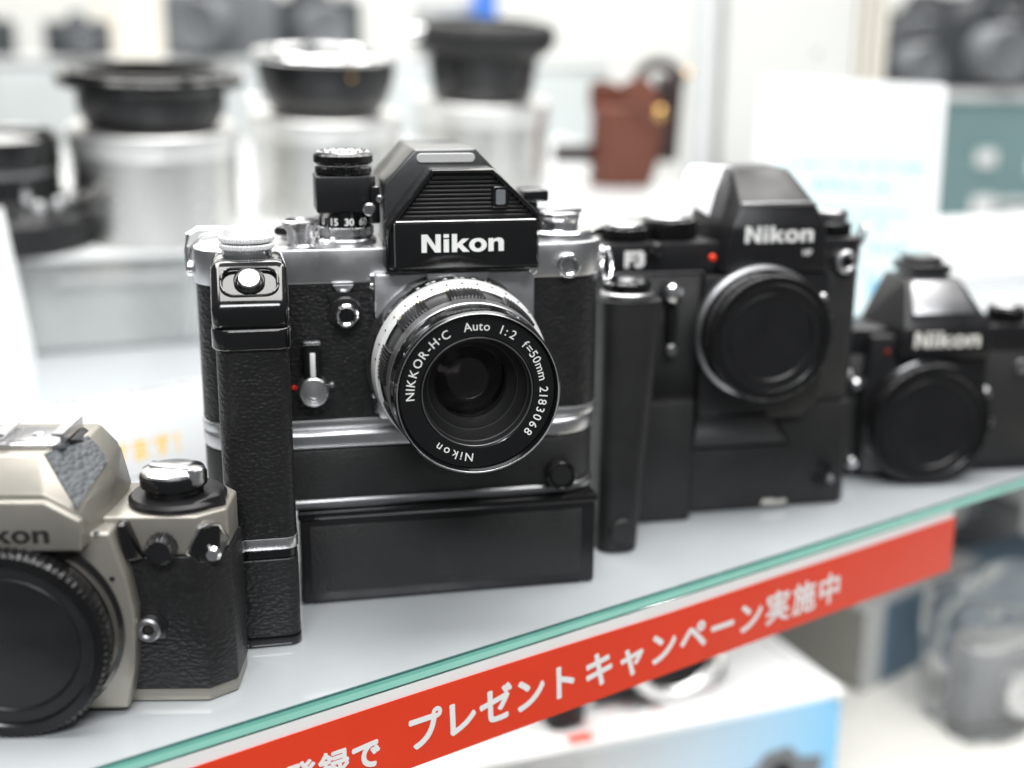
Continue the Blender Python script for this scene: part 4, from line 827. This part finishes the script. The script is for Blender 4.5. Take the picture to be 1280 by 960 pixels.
b = N(); bmesh.ops.create_icosphere(b, subdivisions=5, radius=1); rnd = random.Random(11)
ks = [(Vector((rnd.uniform(-1, 1), rnd.uniform(-1, 1), rnd.uniform(-.5, .5))) * 5, rnd.uniform(0, 6)) for _ in range(9)]
for v in b.verts:
    n_ = v.co.copy(); d = 0.86 + 0.05 * sum(abs(math.sin(k.dot(n_) + p)) for k, p in ks)
    sq = max(abs(n_.x), abs(n_.y), abs(n_.z)); n_ = n_ / (sq ** 0.55)
    v.co = Vector((n_.x * 46 * d, n_.y * 30 * d, n_.z * 44 * d + 44))
    if v.co.z < 0.3: v.co.z = 0.3
pbag = tag(obj('plastic_bag', b, CLEAR, None, 40), 'crumpled clear plastic bag around a grey camera in the lower right corner', 'bag'); place(pbag, (312, 716, -219.9), 25)
BC = thing('compact_camera', 'grey compact camera inside the clear plastic bag', 'camera', (312, 716, -218), 25)
b = N(); box(b, -32, 32, -10, 12, 0.2, 52, 3, 3); obj('body', b, GREY, BC)
b = N(); lathe(b, [(17, 0), (18, 1), (18, 9), (15, 10), (13, 7), (0, 7)], (4, -10, 24), '-y', 48); obj('lens', b, MACH, BC)
b = N(); box(b, -30, 30, -9, 11, 52.2, 56, 1); obj('top_plate', b, MACH, BC)
b = N(); box(b, -40, 60, -30, 30, 0.3, 58, 1); sb = tag(obj('slate_carton', b, SLATE), 'slate blue carton between the grey carton and the plastic bag', 'box'); place(sb, (352, 826, -220), 30)
b = N(); lathe(b, [(0, 0), (30, 0), (32, 3), (32, 40), (35, 44), (35, 66), (31, 68), (0, 64)], n=64); dl = thing('photo_lens', 'dark lens standing behind the slate carton on the lower shelf', 'lens', (372, 930, -219.8)); obj('barrel', b, GREY, dl)
b = N(); ring(b, 30.5, 33.2, 39.5, 43, n=64); obj('trim_ring', b, MACH, dl)

# ================================================================== shop behind
CT = thing('display_counter', 'white display counter far behind with cameras on top', 'counter', (-520, 1640, 0), 0)
b = N(); box(b, -700, 640, 0, 420, -890, 168, 2); obj('counter_body', b, CNTR, CT)
b = N(); box(b, -705, 645, -6, 425, 168.2, 176, 1.5); obj('counter_top', b, ACRY, CT)
b = N(); box(b, -690, 630, -4, -0.2, 70, 150); obj('glass_front', b, CNTR, CT)
def far_camera(label, x, y, z, yaw, sc=1.0, m=None, grp='blurred cameras on the counters behind'):
    t = thing('distant_camera', label, 'camera', (x, y, z), yaw, grp); m = m or FARD
    b = N(); prism(b, oct2(-66 * sc, 66 * sc, 0, 34 * sc, 6), 0.2, 72 * sc, 'z', 1); obj('body', b, m, t)
    b = N(); hull(b, [(-22 * sc, -4, 72 * sc), (22 * sc, -4, 72 * sc), (-11 * sc, 4, 92 * sc), (11 * sc, 4, 92 * sc), (-24 * sc, 34 * sc, 72 * sc), (24 * sc, 34 * sc, 72 * sc), (-11 * sc, 34 * sc, 92 * sc), (11 * sc, 34 * sc, 92 * sc)], 1.5); obj('prism_housing', b, m, t)
    b = N(); lathe(b, [(0, 0), (27 * sc, 0), (30 * sc, 4), (31 * sc, 40), (28 * sc, 46), (20, 40), (0, 38)], (0, 0, 36 * sc), '-y', 48); obj('lens', b, GREY, t)
    b = N(); disc(b, 9 * sc, 72 * sc, 79 * sc, (44 * sc, 16, 0)); obj('dial', b, DARKC, t)
    return t
far_camera('blurred dark camera at the top left photo corner', -690, 1660, 176.4, 0, 0.62)
far_camera('blurred dark camera between the left corner and the beige post', -560, 1655, 176.4, 24, 0.62)
far_camera('blurred grey camera above the left tin, beside the beige post', -385, 1650, 176.4, -16, 1.15, GREY)
far_camera('blurred dark camera above the middle tin', -262, 1700, 176.4, 30, 1.05)
b = N(); box(b, -38, 38, -20, 20, 0.3, 75, 2); gb = tag(obj('grey_box', b, GREYL), 'blurred grey box above the right tin', 'box'); place(gb, (-95, 1700, 176.4), 8)
b = N(); prism(b, rrect(-16, 16, -14, 14, 5, 4), 0.3, 90, 'z', 2, 2, True); bb = tag(obj('blue_bottle', b, BLUEB), 'bright blue bottle at the top edge above the right tin', 'bottle'); place(bb, (-38, 1672, 176.4))
b = N(); box(b, -60, 60, -6, 6, 0.2, 900, 3); bp = tag(obj('beige_post', b, BEIGE), 'beige vertical post behind the left tin', 'post'); place(bp, (-610, 2060, -200))
PW = thing('white_post', 'white ribbed case post behind the pale blue sign', 'post', (250, 1110, 0), 4)
b = N(); box(b, -92, -74, 10, 30, 0.1, 900, 2); obj('side_frame', b, ACRY, PW)
b = N(); box(b, -68, 46, 0, 40, 0.1, 900, 2); obj('post_face', b, POSTW, PW)
for x in (48, 58, 67): b = N(); box(b, x, x + 7, 2, 38, 0.1, 900, 1); obj('rib', b, BEIGE, PW)
for z in (188, 246): b = N(); disc(b, 3, 0, .6, (12, 0, z), '-y', 20, .1); obj('shelf_hole', b, GREYL, PW)

CR = thing('glass_case', 'tinted glass case with price tags at the upper right', 'case', (700, 1560, -60), 18)
b = N(); box(b, -300, 620, 0, 300, -800, 196, 2); obj('case_front', b, TEALG, CR)
b = N(); box(b, -304, 624, -6, 306, 196.2, 206, 1.5); obj('case_top', b, ACRY, CR)
for x, z, w in ((-150, 118, 26), (-70, 104, 34), (10, 130, 22), (-150, 60, 30), (-100, 20, 60), (-10, 30, 40)):
    b = N(); box(b, x, x + w, -3, -0.2, z, z + w * .7, .5); obj('price_tag', b, WHITE, CR)
b = N(); box(b, -120, 30, -8, -3.2, 70, 78, .5); obj('tag_rail', b, ACRY, CR)
far_camera('blurred dark camera on the glass case next to the white post', 455, 1490, 146.5, 16, 0.8)
far_camera('blurred large dark camera on the glass case, middle', 566, 1545, 146.5, 20, 1.15)
far_camera('blurred dark camera on the glass case at the right edge', 715, 1580, 146.5, 10, 1.5)
far_camera('blurred dark camera behind the others on the glass case, left', 520, 1640, 146.5, -12, 1.3)
far_camera('blurred dark camera behind the others on the glass case, right', 650, 1690, 146.5, 8, 1.6)
far_camera('dark camera on the plain white carton of the lower shelf, left', 440, 985, -149.6, 30, 0.62, None, 'cameras on the white carton below')
far_camera('dark camera on the plain white carton of the lower shelf, right', 530, 1040, -149.6, 10, 0.7, GREY, 'cameras on the white carton below')
b = N(); box(b, 0, 420, 0, 160, 0.2, 34, 2); lw = tag(obj('white_ledge', b, WHITE), 'bright white ledge behind the blurred right camera', 'ledge'); place(lw, rf(640, 10, 0), RY)
